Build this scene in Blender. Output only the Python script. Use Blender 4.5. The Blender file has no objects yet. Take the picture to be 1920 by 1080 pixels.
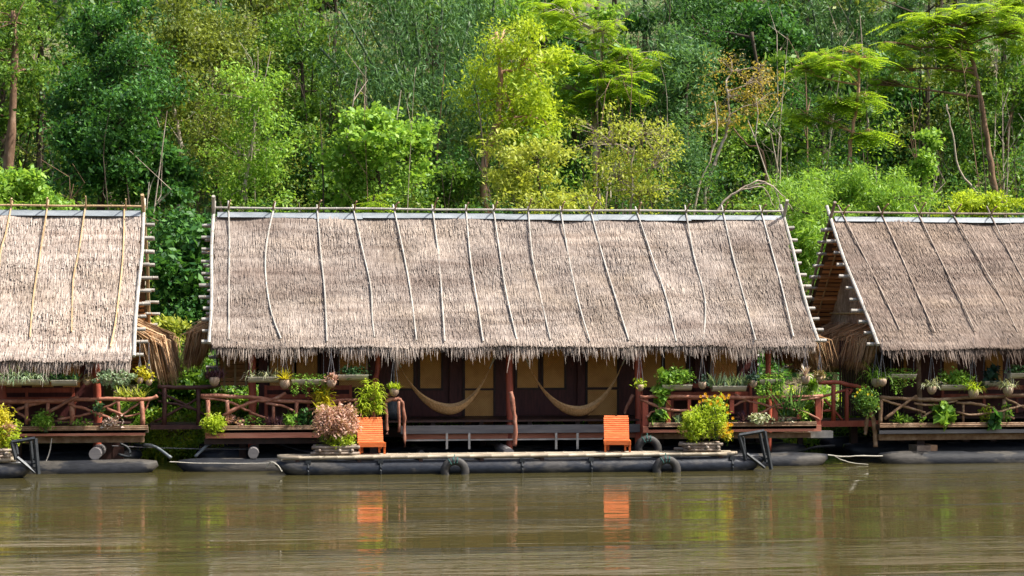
import bpy, math, random
import numpy as np
from mathutils import Vector
R = math.radians
random.seed(7)
rng = np.random.default_rng(11)
sc = bpy.context.scene
COL = sc.collection

# ------------------------------------------------------------------ camera, sky, sun, exposure
FPX, CAMZ, YAW = 3700.0, 3.5, R(7.1)
PITCH = math.atan(40 / FPX)
cam = bpy.data.cameras.new('camera'); camo = bpy.data.objects.new('camera', cam); COL.objects.link(camo)
cam.sensor_width = 36; cam.lens = 36 * FPX / 1920; cam.clip_end = 2000; cam.clip_start = 0.5
camo.location = (0, 0, CAMZ); camo.rotation_euler = (R(90) + PITCH, 0, -YAW)
sc.camera = camo
SUN = Vector((0.56, -0.15, 0.81)).normalized()
world = bpy.data.worlds.new('World'); sc.world = world; world.use_nodes = True
nt = world.node_tree; nt.nodes.clear()
sky = nt.nodes.new('ShaderNodeTexSky'); sky.sky_type = 'NISHITA'; sky.sun_disc = False
sky.sun_elevation = math.asin(SUN.z); sky.sun_rotation = math.atan2(SUN.x, SUN.y)
sky.air_density = 1.0; sky.dust_density = 5.0; sky.ozone_density = 1.0
bg = nt.nodes.new('ShaderNodeBackground'); bg.inputs[1].default_value = 0.125
wo = nt.nodes.new('ShaderNodeOutputWorld')
nt.links.new(sky.outputs[0], bg.inputs[0]); nt.links.new(bg.outputs[0], wo.inputs[0])
sun = bpy.data.lights.new('sun', 'SUN'); sun.energy = 4.6; sun.angle = R(0.55); sun.color = (1, .95, .87)
suno = bpy.data.objects.new('sun', sun); COL.objects.link(suno)
suno.rotation_euler = SUN.to_track_quat('Z', 'Y').to_euler(); suno.location = (20, 20, 40)
sc.view_settings.view_transform = 'Standard'; sc.view_settings.look = 'None'
sc.view_settings.exposure = 0.9; sc.view_settings.gamma = 1
sc.render.engine = 'CYCLES'
sc.cycles.max_bounces = 7; sc.cycles.diffuse_bounces = 3; sc.cycles.glossy_bounces = 3
sc.cycles.transmission_bounces = 4; sc.cycles.transparent_max_bounces = 6
sc.cycles.caustics_reflective = False; sc.cycles.caustics_refractive = False
try:
    sc.cycles.use_denoising = True; sc.cycles.denoiser = 'OPENIMAGEDENOISE'
except Exception: pass

_F = Vector((math.sin(YAW) * math.cos(PITCH), math.cos(YAW) * math.cos(PITCH), math.sin(PITCH)))
_R = Vector((math.cos(YAW), -math.sin(YAW), 0))
_U = _R.cross(_F)
def A(px, py, Y):
    """the point of the place at distance Y across the river that is seen at pixel px, py of the photograph"""
    d = _F + _R * ((px - 960) / FPX) + _U * ((540 - py) / FPX)
    return Vector((0, 0, CAMZ)) + d * (Y / d.y)
def mpp(px, Y):                      # metres per pixel there
    p = A(px, 560, Y); return (p - Vector((0, 0, CAMZ))).dot(_F) / FPX

# ------------------------------------------------------------------ materials
def newmat(name):
    m = bpy.data.materials.new(name); m.use_nodes = True
    n = m.node_tree; n.nodes.clear()
    o = n.nodes.new('ShaderNodeOutputMaterial'); b = n.nodes.new('ShaderNodeBsdfPrincipled')
    n.links.new(b.outputs[0], o.inputs[0])
    return m, n, b, o
def nd(n, t, **kw):
    x = n.nodes.new(t)
    for k, v in kw.items():
        if k in x.inputs.keys(): x.inputs[k].default_value = v
        else: setattr(x, k, v)
    return x
def ramp(n, fac, stops):
    r = n.nodes.new('ShaderNodeValToRGB'); e = r.color_ramp.elements
    while len(e) < len(stops): e.new(0.5)
    for i, (p, c) in enumerate(stops):
        e[i].position = p; e[i].color = (*c, 1)
    n.links.new(fac, r.inputs[0]); return r.outputs[0]
def mixc(n, fac, a, b, mode='MIX'):
    m = n.nodes.new('ShaderNodeMix'); m.data_type = 'RGBA'; m.blend_type = mode
    for s, i in ((fac, 0), (a, 6), (b, 7)):
        if hasattr(s, 'is_linked') or hasattr(s, 'links'): n.links.new(s, m.inputs[i])
        elif i == 0: m.inputs[0].default_value = s
        else: m.inputs[i].default_value = (*s, 1)
    return m.outputs[2]
def coords(n, scale=(1, 1, 1), kind='Object'):
    t = n.nodes.new('ShaderNodeTexCoord'); mp = n.nodes.new('ShaderNodeMapping')
    mp.inputs['Scale'].default_value = scale
    n.links.new(t.outputs[kind], mp.inputs[0]); return mp.outputs[0]
def noise(n, vec, scale, detail=4, rough=.6, dist=0):
    t = nd(n, 'ShaderNodeTexNoise', Scale=scale, Detail=detail, Roughness=rough, Distortion=dist)
    n.links.new(vec, t.inputs['Vector']); return t.outputs['Fac']
def bump(n, b, h, strength, dist=0.02):
    u = nd(n, 'ShaderNodeBump', Strength=strength, Distance=dist)
    n.links.new(h, u.inputs['Height']); n.links.new(u.outputs[0], b.inputs['Normal'])
def surf(name, stops, scale=6, stretch=(1, 1, 1), rough=.75, bmp=.4, metal=0, bdist=.01, island=0.0, spec=.35):
    """a mottled surface: colours picked by noise, a little relief"""
    m, n, b, o = newmat(name)
    v = coords(n, stretch); f = noise(n, v, scale, 5, .65)
    c = ramp(n, f, stops)
    if island:
        g = n.nodes.new('ShaderNodeObjectInfo'); g2 = n.nodes.new('ShaderNodeNewGeometry')
        ad = nd(n, 'ShaderNodeMath', operation='ADD'); n.links.new(g.outputs['Random'], ad.inputs[0]); n.links.new(g2.outputs['Random Per Island'], ad.inputs[1])
        fr = nd(n, 'ShaderNodeMath', operation='FRACT'); n.links.new(ad.outputs[0], fr.inputs[0])
        hs = n.nodes.new('ShaderNodeHueSaturation')
        mr = nd(n, 'ShaderNodeMapRange'); mr.inputs[3].default_value = 1 - island; mr.inputs[4].default_value = 1 + island
        n.links.new(fr.outputs[0], mr.inputs[0]); n.links.new(mr.outputs[0], hs.inputs['Value']); n.links.new(c, hs.inputs['Color']); c = hs.outputs[0]
    n.links.new(c, b.inputs['Base Color'])
    b.inputs['Roughness'].default_value = rough; b.inputs['Metallic'].default_value = metal
    b.inputs['Specular IOR Level'].default_value = spec
    if bmp: bump(n, b, noise(n, v, scale * 3, 4), bmp, bdist)
    return m
M = {}
def leafmat(name, dark, mid, light, tr=.35, rough=.42):
    m, n, b, o = newmat(name)
    g = n.nodes.new('ShaderNodeNewGeometry'); oi = n.nodes.new('ShaderNodeObjectInfo')
    v = coords(n); f = noise(n, v, .9, 3)
    a1 = nd(n, 'ShaderNodeMath', operation='MULTIPLY_ADD'); a1.inputs[1].default_value = .7
    n.links.new(g.outputs['Random Per Island'], a1.inputs[0])
    a2 = nd(n, 'ShaderNodeMath', operation='MULTIPLY'); a2.inputs[1].default_value = .36
    n.links.new(f, a2.inputs[0]); n.links.new(a2.outputs[0], a1.inputs[2])
    c = ramp(n, a1.outputs[0], [(0.08, dark), (.45, mid), (.85, light)])
    n.links.new(c, b.inputs['Base Color'])
    b.inputs['Roughness'].default_value = .5; b.inputs['Specular IOR Level'].default_value = .28
    t = n.nodes.new('ShaderNodeBsdfTranslucent')
    tc = mixc(n, .55, c, (min(1, light[0] * 1.25), min(1, light[1] * 1.25), light[2] * .5))
    n.links.new(tc, t.inputs[0])
    mx = nd(n, 'ShaderNodeMixShader'); mx.inputs[0].default_value = tr
    n.links.new(b.outputs[0], mx.inputs[1]); n.links.new(t.outputs[0], mx.inputs[2]); n.links.new(mx.outputs[0], o.inputs[0])
    M[name] = m; return m
leafmat('leaf_deep', (.006, .028, .007), (.026, .10, .022), (.11, .27, .055), tr=.32)
leafmat('leaf_forest', (.010, .040, .008), (.060, .155, .020), (.23, .38, .06), tr=.34)
leafmat('leaf_olive', (.020, .040, .007), (.10, .145, .022), (.30, .36, .07), tr=.34)
leafmat('leaf_bamboo', (.012, .040, .017), (.048, .135, .042), (.18, .33, .12), tr=.34)
leafmat('leaf_fresh', (.06, .15, .02), (.17, .34, .035), (.34, .52, .09), tr=.42)
leafmat('leaf_lime', (.14, .24, .012), (.33, .45, .025), (.50, .60, .06), tr=.45)
leafmat('leaf_feather', (.09, .20, .012), (.25, .42, .025), (.42, .56, .05), tr=.48)
leafmat('leaf_yellow_olive', (.10, .15, .02), (.32, .39, .05), (.52, .55, .11), tr=.42)
leafmat('leaf_yellow', (.24, .27, .01), (.46, .43, .02), (.62, .53, .05), tr=.4)
leafmat('leaf_orange', (.20, .17, .03), (.38, .29, .05), (.52, .40, .08), tr=.4)
leafmat('leaf_grey', (.08, .14, .06), (.22, .32, .17), (.45, .55, .36), tr=.25)
leafmat('leaf_pink', (.22, .10, .05), (.47, .24, .18), (.60, .42, .32), tr=.3)
leafmat('leaf_purple', (.03, .012, .02), (.08, .03, .05), (.16, .08, .10), tr=.2)
leafmat('leaf_dark', (.01, .03, .02), (.02, .06, .035), (.06, .11, .07), tr=.2)
leafmat('leaf_cream', (.15, .25, .08), (.42, .46, .25), (.68, .66, .48), tr=.25)
leafmat('leaf_white_pink', (.28, .13, .10), (.55, .40, .34), (.72, .65, .58), tr=.2)
leafmat('leaf_dry', (.10, .07, .025), (.22, .16, .06), (.36, .28, .12), tr=.2)
leafmat('petal_orange', (.75, .20, .01), (.85, .36, .01), (.9, .55, .02), tr=.3)
leafmat('petal_yellow', (.75, .45, .01), (.85, .62, .02), (.9, .72, .05), tr=.3)

def thatchmat(name, stops, patch):
    m, n, b, o = newmat(name)
    g = n.nodes.new('ShaderNodeNewGeometry')
    c = ramp(n, g.outputs['Random Per Island'], stops)
    v = coords(n, (.35, 1, 1)); f = noise(n, v, 1.1, 5, .6)
    p = ramp(n, f, [(.34, (.70, .65, .63)), (.50, (1, 1, 1)), (.66, patch)])
    c = mixc(n, 1.0, c, p, 'MULTIPLY')
    v2 = coords(n, (.22, 3.2, 3.2)); f2 = noise(n, v2, 1.6, 4, .6); c = mixc(n, 1.0, c, ramp(n, f2, [(.34, (.74, .70, .68)), (.5, (1, 1, 1)), (.68, (1.16, 1.16, 1.15))]), 'MULTIPLY')
    v3 = coords(n, (1, 1, 1)); f3 = noise(n, v3, .45, 3, .6); c = mixc(n, 1.0, c, ramp(n, f3, [(.36, (.80, .77, .72)), (.52, (1, 1, 1))]), 'MULTIPLY')
    n.links.new(c, b.inputs['Base Color']); b.inputs['Roughness'].default_value = .8; b.inputs['Specular IOR Level'].default_value = .25
    M[name] = m
thatchmat('thatch', [(0, (0.168, 0.133, 0.111)), (.15, (0.240, 0.196, 0.167)), (.6, (0.307, 0.256, 0.219)), (.9, (0.354, 0.301, 0.260)), (1, (0.404, 0.353, 0.305))], (1.22, 1.2, 1.15))
thatchmat('thatch_pale', [(0, (0.172, 0.134, 0.108)), (.15, (0.283, 0.230, 0.194)), (.55, (0.369, 0.310, 0.265)), (.85, (0.429, 0.369, 0.319)), (1, (0.481, 0.428, 0.368))], (1.15, 1.12, 1.1))
thatchmat('thatch_tan', [(0, (0.129, 0.095, 0.075)), (.2, (0.188, 0.144, 0.116)), (.6, (0.240, 0.186, 0.150)), (.9, (0.288, 0.229, 0.187)), (1, (0.328, 0.262, 0.215))], (1.12, 1.1, 1.05))
thatchmat('thatch_gable', [(0, (.26, .17, .12)), (.3, (.42, .30, .22)), (.7, (.54, .40, .31)), (1, (.64, .50, .40))], (1.1, 1.1, 1.1))
thatchmat('thatch_brown', [(0, (.18, .09, .045)), (.3, (.40, .235, .12)), (.65, (.56, .36, .20)), (1, (.70, .52, .32))], (1.2, 1.2, 1.2))
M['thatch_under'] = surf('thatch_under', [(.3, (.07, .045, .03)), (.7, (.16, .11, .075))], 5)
M['slat_brown'] = surf('slat_brown', [(.3, (.42, .19, .075)), (.7, (.62, .34, .155))], 4, (.4, 3, 3), island=.25)
M['bamboo_grey'] = surf('bamboo_grey', [(.3, (.22, .20, .17)), (.5, (.36, .335, .295)), (.75, (.50, .48, .435))], 3, rough=.55, bmp=.15, island=.12)
M['bamboo_tan'] = surf('bamboo_tan', [(.3, (.32, .20, .095)), (.5, (.44, .30, .16)), (.75, (.52, .40, .25))], 3, rough=.55, bmp=.15, island=.12)
M['bamboo_deck'] = surf('bamboo_deck', [(.3, (.16, .125, .085)), (.5, (.28, .235, .17)), (.75, (.37, .325, .255))], 3, (.5, 2, 2), rough=.5, bmp=.15, island=.14)
M['bamboo_log'] = surf('bamboo_log', [(.3, (.10, .065, .045)), (.5, (.24, .18, .135)), (.75, (.40, .35, .29))], 4, rough=.6, bmp=.2, island=.2)
M['wood_red'] = surf('wood_red', [(.3, (.21, .042, .026)), (.5, (.36, .08, .045)), (.75, (.45, .13, .075))], 5, (1, 1, .3), rough=.5, island=.12)
M['wood_branch'] = surf('wood_branch', [(.25, (.13, .045, .027)), (.5, (.29, .115, .07)), (.72, (.42, .235, .165))], 6, rough=.7, island=.2)
M['wood_brown'] = surf('wood_brown', [(.25, (.12, .065, .035)), (.5, (.27, .16, .09)), (.72, (.42, .30, .2))], 6, rough=.75, island=.2)
M['wood_fascia'] = surf('wood_fascia', [(.3, (.30, .10, .06)), (.5, (.46, .17, .105)), (.75, (.56, .26, .17))], 3, (.4, 1, 3), rough=.6)
M['wood_dark'] = surf('wood_dark', [(.3, (.022, .010, .008)), (.7, (.06, .026, .02))], 5, rough=.5, island=.2)
M['wood_wall'] = surf('wood_wall', [(.3, (.055, .014, .013)), (.7, (.115, .030, .026))], 5, (4, 4, .6), rough=.5)
M['wood_grey'] = surf('wood_grey', [(.3, (.10, .095, .10)), (.7, (.20, .185, .18))], 4, (.4, 1, 4), rough=.6)
M['wood_pale'] = surf('wood_pale', [(.3, (.30, .28, .25)), (.7, (.55, .52, .47))], 5, rough=.7)
M['orange_paint'] = surf('orange_paint', [(.3, (.55, .10, .016)), (.5, (.66, .145, .03)), (.75, (.72, .21, .065))], 5, (1, 3, 3), rough=.55, bmp=.25, island=.16, spec=.35)
M['rope'] = surf('rope', [(.3, (.30, .28, .23)), (.7, (.48, .45, .39))], 30, rough=.9)
M['cord'] = surf('cord', [(.3, (.10, .10, .12)), (.7, (.24, .23, .24))], 30, rough=.8)
M['coconut'] = surf('coconut', [(.3, (.20, .13, .09)), (.55, (.42, .31, .22)), (.75, (.60, .50, .40))], 12, (1, 1, .4), rough=.85)
M['trough'] = surf('trough', [(.3, (.30, .27, .20)), (.7, (.55, .50, .40))], 5, (.4, 2, 2), rough=.75)
M['soil'] = surf('soil', [(.3, (.03, .02, .012)), (.7, (.08, .05, .03))], 20, rough=.95)
M['rubber'] = surf('rubber', [(.3, (.018, .018, .018)), (.7, (.06, .055, .05))], 10, rough=.6)
M['metal_black'] = surf('metal_black', [(.3, (.015, .018, .022)), (.7, (.05, .055, .06))], 6, rough=.45, metal=.3)
M['pipe_grey'] = surf('pipe_grey', [(.3, (.10, .12, .13)), (.7, (.22, .24, .25))], 6, rough=.4)
M['flashing'] = surf('flashing', [(.3, (.17, .195, .21)), (.7, (.30, .33, .35))], 2, (1, 3, 3), rough=.4, bmp=.2, bdist=.03, metal=.2)
M['green_rope'] = surf('green_rope', [(.3, (.015, .06, .055)), (.7, (.035, .13, .115))], 20, rough=.8)
M['red_cloth'] = surf('red_cloth', [(.3, (.35, .01, .015)), (.7, (.5, .02, .03))], 6, rough=.6)
M['tarp'] = surf('tarp', [(.3, (.015, .02, .025)), (.7, (.06, .075, .09))], 6, rough=.35, bmp=.6, bdist=.05)
M['bark_pale'] = surf('bark_pale', [(.3, (.22, .17, .12)), (.55, (.40, .33, .26)), (.75, (.55, .50, .44))], 4, (1, 1, .5), rough=.9)
M['bark_brown'] = surf('bark_brown', [(.3, (.09, .05, .03)), (.55, (.22, .13, .08)), (.75, (.36, .25, .18))], 4, (1, 1, .5), rough=.9)
M['bark_dark'] = surf('bark_dark', [(.3, (.03, .022, .015)), (.7, (.10, .075, .05))], 4, (1, 1, .5), rough=.9)
M['bark_pink'] = surf('bark_pink', [(.3, (.26, .12, .075)), (.55, (.46, .26, .17)), (.75, (.60, .42, .32))], 4, (1, 1, .5), rough=.85)
M['culm'] = surf('culm', [(.3, (.03, .06, .025)), (.7, (.10, .14, .07))], 3, (1, 1, .4), rough=.5)

def _woven():
    m, n, b, o = newmat('woven_panel')
    v = coords(n, (1, 1, 1))
    w1 = nd(n, 'ShaderNodeTexWave', Scale=14.0, Distortion=1.5); w1.bands_direction = 'DIAGONAL'; n.links.new(v, w1.inputs['Vector'])
    ck = nd(n, 'ShaderNodeTexChecker', Scale=38.0); n.links.new(v, ck.inputs['Vector'])
    f = noise(n, v, 3, 4)
    a = nd(n, 'ShaderNodeMath', operation='MULTIPLY_ADD'); a.inputs[1].default_value = .3
    n.links.new(ck.outputs['Fac'], a.inputs[0]); n.links.new(f, a.inputs[2])
    c = ramp(n, a.outputs[0], [(.3, (.46, .20, .045)), (.55, (.64, .30, .075)), (.85, (.74, .41, .13))])
    n.links.new(c, b.inputs['Base Color']); b.inputs['Roughness'].default_value = .6
    bump(n, b, ck.outputs['Fac'], .3, .004); M['woven_panel'] = m
    m, n, b, o = newmat('net')
    v = coords(n, (1, 1, 1)); ck = nd(n, 'ShaderNodeTexChecker', Scale=60.0); n.links.new(v, ck.inputs['Vector'])
    f = noise(n, v, 22, 4); a = nd(n, 'ShaderNodeMath', operation='MULTIPLY_ADD'); a.inputs[1].default_value = .25
    n.links.new(ck.outputs['Fac'], a.inputs[0]); n.links.new(f, a.inputs[2])
    c = ramp(n, a.outputs[0], [(.3, (.42, .22, .08)), (.6, (.72, .41, .17)), (.85, (.82, .54, .27))])
    n.links.new(c, b.inputs['Base Color']); b.inputs['Roughness'].default_value = .85
    bump(n, b, a.outputs[0], .6, .006); M['net'] = m
    # black plastic float pipes with dried mud above the waterline
    m, n, b, o = newmat('float_plastic')
    v = coords(n, (.5, 1, 1)); f = noise(n, v, 2.2, 5, .6); f2 = noise(n, v, 14, 5, .7)
    c = ramp(n, f2, [(.35, (.007, .009, .014)), (.65, (.016, .020, .029)), (.8, (.045, .045, .047))])
    k = ramp(n, f, [(.54, (0, 0, 0)), (.62, (1, 1, 1))])
    c2 = ramp(n, f2, [(.3, (.03, .029, .028)), (.7, (.075, .07, .065))])
    c = mixc(n, k, c, c2); n.links.new(c, b.inputs['Base Color'])
    b.inputs['Roughness'].default_value = .38; b.inputs['Specular IOR Level'].default_value = .3; bump(n, b, f2, .3, .03); M['float_plastic'] = m
    m, n, b, o = newmat('float_muddy')
    v = coords(n, (.35, 1, 1)); f = noise(n, v, 1.6, 5, .6); f2 = noise(n, v, 14, 5, .7)
    c = ramp(n, f2, [(.35, (.008, .009, .012)), (.65, (.020, .022, .027))])
    k = ramp(n, f, [(.53, (0, 0, 0)), (.57, (1, 1, 1))])
    c2 = ramp(n, f2, [(.3, (.035, .032, .028)), (.7, (.08, .073, .064))])
    c = mixc(n, k, c, c2); n.links.new(c, b.inputs['Base Color'])
    b.inputs['Roughness'].default_value = .6; b.inputs['Specular IOR Level'].default_value = .2; bump(n, b, f2, .4, .03); M['float_muddy'] = m
    # river: murky green-brown, glossy, long low ripples along the current
    m, n, b, o = newmat('river_water')
    b.inputs['Base Color'].default_value = (.058, .050, .018, 1); b.inputs['Roughness'].default_value = .02
    b.inputs['IOR'].default_value = 1.33; b.inputs['Specular IOR Level'].default_value = .5
    v1 = coords(n, (.13, 1.0, 1)); v2 = coords(n, (.08, .8, 1)); v3 = coords(n, (.03, .34, 1)); v4 = coords(n, (.22, 1.6, 1))
    n1 = noise(n, v1, 2.4, 3, .55, .4); n2 = noise(n, v2, 1.1, 2, .5, .6); n3 = noise(n, v3, 1.0, 2, .5, .4); n4 = noise(n, v4, 6.5, 2, .5)
    # calm and ruffled stretches
    msk = ramp(n, n3, [(.47, (.20, .20, .20)), (.60, (1, 1, 1)), (.70, (2.0, 2.0, 2.0))])
    h = nd(n, 'ShaderNodeMath', operation='MULTIPLY_ADD'); h.inputs[1].default_value = .35; n.links.new(n4, h.inputs[0]); n.links.new(n1, h.inputs[2])
    h2 = nd(n, 'ShaderNodeMath', operation='MULTIPLY'); n.links.new(h.outputs[0], h2.inputs[0]); n.links.new(msk, h2.inputs[1])
    h3 = nd(n, 'ShaderNodeMath', operation='MULTIPLY_ADD'); h3.inputs[1].default_value = .7; n.links.new(n2, h3.inputs[0]); n.links.new(h2.outputs[0], h3.inputs[2])
    bump(n, b, h3.outputs[0], 1.0, .030); M['river_water'] = m
    m, n, b, o = newmat('bank_earth')
    v = coords(n); f = noise(n, v, .7, 5); f2 = noise(n, v, 7, 5, .7)
    c = ramp(n, f2, [(.3, (.05, .035, .02)), (.5, (.13, .095, .055)), (.7, (.22, .17, .10))])
    g = ramp(n, f2, [(.3, (.02, .05, .01)), (.7, (.10, .17, .03))])
    c = mixc(n, ramp(n, f, [(.40, (0, 0, 0)), (.55, (1, 1, 1))]), c, g)
    n.links.new(c, b.inputs['Base Color']); b.inputs['Roughness'].default_value = .95; bump(n, b, f2, .6, .1); M['bank_earth'] = m
_woven()

# ------------------------------------------------------------------ mesh helpers
class MB:
    def __init__(s): s.v = []; s.f = []
    def quad(s, a, b, c, d):
        i = len(s.v); s.v += [tuple(a), tuple(b), tuple(c), tuple(d)]; s.f.append((i, i + 1, i + 2, i + 3))
    def box(s, c, h, rz=0, rx=0):
        """centre, half sizes"""
        i = len(s.v); cz, sz = math.cos(rz), math.sin(rz); cx, sx = math.cos(rx), math.sin(rx)
        for z in (-1, 1):
            for x, y in ((-1, -1), (1, -1), (1, 1), (-1, 1)):
                px, py, pz = x * h[0], y * h[1], z * h[2]
                py, pz = py * cx - pz * sx, py * sx + pz * cx
                s.v.append((c[0] + px * cz - py * sz, c[1] + px * sz + py * cz, c[2] + pz))
        for q in ((0, 3, 2, 1), (4, 5, 6, 7), (0, 1, 5, 4), (1, 2, 6, 5), (2, 3, 7, 6), (3, 0, 4, 7)): s.f.append(tuple(i + k for k in q))
    def tube(s, pts, rad, n=7, cap=True):
        pts = [Vector(p) for p in pts]; i0 = len(s.v); k = len(pts)
        if not isinstance(rad, (list, tuple)): rad = [rad] * k
        up = None
        for j, p in enumerate(pts):
            d = (pts[min(j + 1, k - 1)] - pts[max(j - 1, 0)])
            d = d.normalized() if d.length > 1e-9 else Vector((0, 0, 1))
            if up is None: up = Vector((0, 0, 1)) if abs(d.z) < .9 else Vector((0, 1, 0))
            a = d.cross(up)
            if a.length < 1e-4: a = d.cross(Vector((1, .1, 0)))
            a.normalize(); b = d.cross(a)
            for t in range(n):
                an = 2 * math.pi * t / n
                s.v.append(tuple(p + (a * math.cos(an) + b * math.sin(an)) * rad[j]))
        for j in range(k - 1):
            for t in range(n):
                t2 = (t + 1) % n
                s.f.append((i0 + j * n + t, i0 + j * n + t2, i0 + (j + 1) * n + t2, i0 + (j + 1) * n + t))
        if cap:
            s.f.append(tuple(i0 + t for t in range(n))[::-1]); s.f.append(tuple(i0 + (k - 1) * n + t for t in range(n)))
    def lathe(s, c, prof, n=12):
        i0 = len(s.v)
        for r, z in prof:
            for t in range(n):
                an = 2 * math.pi * t / n; s.v.append((c[0] + r * math.cos(an), c[1] + r * math.sin(an), c[2] + z))
        for j in range(len(prof) - 1):
            for t in range(n):
                t2 = (t + 1) % n; s.f.append((i0 + j * n + t, i0 + j * n + t2, i0 + (j + 1) * n + t2, i0 + (j + 1) * n + t))
    def blade(s, base, d, L, w, droop, seg=3):
        """a strap leaf that leaves base along d and bends down"""
        p = Vector(base); d = Vector(d).normalized(); side = d.cross(Vector((0, 0, 1)))
        if side.length < .05: side = Vector((random.uniform(-1, 1), random.uniform(-1, 1), 0))
        side.normalize(); i0 = len(s.v)
        for j in range(seg + 1):
            t = j / seg; ww = w * (0.55 + .9 * t if t < .4 else (1 - t) * 1.5 + .04) * .5
            lift = Vector((0, 0, .25 * ww))
            s.v.append(tuple(p - side * ww + lift)); s.v.append(tuple(p + side * ww + lift))
            p = p + d * (L / seg); d = (d + Vector((0, 0, -droop / seg))).normalized()
        for j in range(seg):
            a = i0 + 2 * j; s.f.append((a, a + 1, a + 3, a + 2))
    def fan(s, c, d, L, W, n):
        """one pointed leaf"""
        d = Vector(d).normalized(); n = Vector(n); sd = d.cross(n)
        if sd.length < 1e-3: sd = d.cross(Vector((.3, .5, .8)))
        sd.normalize(); n = sd.cross(d); c = Vector(c)
        s.quad(c, c + d * L * .45 + sd * W * .5 + n * W * .15, c + d * L, c + d * L * .45 - sd * W * .5 + n * W * .15)

def wloc(o):
    p = Vector((0, 0, 0))
    while o is not None: p = p + o.location; o = o.parent
    return p
def finish(o, parent):
    COL.objects.link(o)
    if parent is not None: o.parent = parent
def obj(name, mb, mat, parent=None, smooth=False):
    off = wloc(parent) if parent is not None else Vector((0, 0, 0))
    me = bpy.data.meshes.new(name)
    vs = mb.v if off.length == 0 else [(v[0] - off.x, v[1] - off.y, v[2] - off.z) for v in mb.v]
    me.from_pydata(vs, [], mb.f); me.materials.append(M[mat] if isinstance(mat, str) else mat)
    if smooth: me.polygons.foreach_set('use_smooth', [True] * len(me.polygons))
    me.update(); o = bpy.data.objects.new(name, me); finish(o, parent); return o
def npobj(name, V, Q, mat, parent=None):
    """big meshes of quads from arrays"""
    off = wloc(parent) if parent is not None else Vector((0, 0, 0))
    V = np.asarray(V, dtype=np.float32) - np.array(off, dtype=np.float32); Q = np.asarray(Q, dtype=np.int32)
    me = bpy.data.meshes.new(name)
    me.vertices.add(len(V)); me.vertices.foreach_set('co', V.ravel())
    me.loops.add(Q.size); me.loops.foreach_set('vertex_index', Q.ravel())
    me.polygons.add(len(Q)); me.polygons.foreach_set('loop_start', np.arange(0, Q.size, 4, dtype=np.int32))
    me.materials.append(M[mat] if isinstance(mat, str) else mat); me.update(calc_edges=True)
    o = bpy.data.objects.new(name, me); finish(o, parent); return o
def tag(o, label=None, cat=None, group=None, kind=None):
    if label: o['label'] = label
    if cat: o['category'] = cat
    if group: o['group'] = group
    if kind: o['kind'] = kind
    return o
def thing(name, label, cat, loc=(0, 0, 0), group=None):
    o = bpy.data.objects.new(name, None); COL.objects.link(o); o.location = loc; o.empty_display_size = .2
    return tag(o, label, cat, group)
def smoothline(pts, n=4):
    """Catmull-Rom through the points"""
    P = [Vector(p) for p in pts]
    if len(P) < 3: return [P[0].lerp(P[-1], i / n) for i in range(n + 1)]
    out = []
    for i in range(len(P) - 1):
        p0, p1, p2, p3 = P[max(i - 1, 0)], P[i], P[i + 1], P[min(i + 2, len(P) - 1)]
        for k in range(n):
            t = k / n
            out.append(.5 * ((2 * p1) + (p2 - p0) * t + (2 * p0 - 5 * p1 + 4 * p2 - p3) * t * t + (3 * p1 - p0 - 3 * p2 + p3) * t ** 3))
    return out + [P[-1]]
def branch(pts, r0, r1, n=7, wob=.012, sub=4):
    """a crooked stick"""
    mb = MB(); P = smoothline(pts, sub); k = len(P)
    rr = []
    for i, p in enumerate(P):
        if 0 < i < k - 1: P[i] = p + Vector((random.uniform(-wob, wob), random.uniform(-wob, wob), random.uniform(-wob, wob)))
        rr.append((r0 + (r1 - r0) * i / (k - 1)) * random.uniform(.86, 1.16))
    mb.tube(P, rr, n); return mb
def bamboo(pts, r, node=.38, n=8, sub=4):
    """a bamboo pole with swollen nodes"""
    P = smoothline(pts, sub); L = [0]
    for a, b in zip(P, P[1:]): L.append(L[-1] + (b - a).length)
    def atl(s):
        for i in range(len(L) - 1):
            if s <= L[i + 1] or i == len(L) - 2:
                t = 0 if L[i + 1] == L[i] else min(1, (s - L[i]) / (L[i + 1] - L[i])); return P[i].lerp(P[i + 1], t)
    Q = []; rr = []; s = 0; T = L[-1]
    Q.append(P[0]); rr.append(r)
    s = random.uniform(.1, node)
    while s < T - .03:
        Q += [atl(s - .018), atl(s), atl(s + .018)]; rr += [r * .97, r * 1.17, r * .97]; s += node * random.uniform(.85, 1.15)
    Q.append(P[-1]); rr.append(r * .96)
    mb = MB(); mb.tube(Q, rr, n); return mb

# ------------------------------------------------------------------ leaves by the thousand
def unit(n):
    v = rng.normal(size=(n, 3)); return v / (np.linalg.norm(v, axis=1, keepdims=True) + 1e-9)
def leafquads(C, L, asp, dirbias=(0, 0, -.35), nbias=(0, 0, .9), jit=.5):
    n = len(C); d = unit(n) + np.array(dirbias); d /= np.linalg.norm(d, axis=1, keepdims=True) + 1e-9
    nn = unit(n) * .8 + np.array(nbias); s = np.cross(d, nn); s /= np.linalg.norm(s, axis=1, keepdims=True) + 1e-9
    up = np.cross(s, d); l = (L * rng.uniform(1 - jit, 1 + jit, n))[:, None]; w = l * asp
    V = np.empty((n, 4, 3)); V[:, 0] = C - d * l * .5; V[:, 2] = C + d * l * .5
    m = C - d * l * .05; V[:, 1] = m + s * w * .5 + up * w * .12; V[:, 3] = m - s * w * .5 + up * w * .12
    return V.reshape(-1, 3), np.arange(n * 4).reshape(n, 4)
def cat(parts):
    Vs, Qs, k = [], [], 0
    for V, Q in parts: Vs.append(V); Qs.append(Q + k); k += len(V)
    return np.concatenate(Vs), np.concatenate(Qs)
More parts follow.
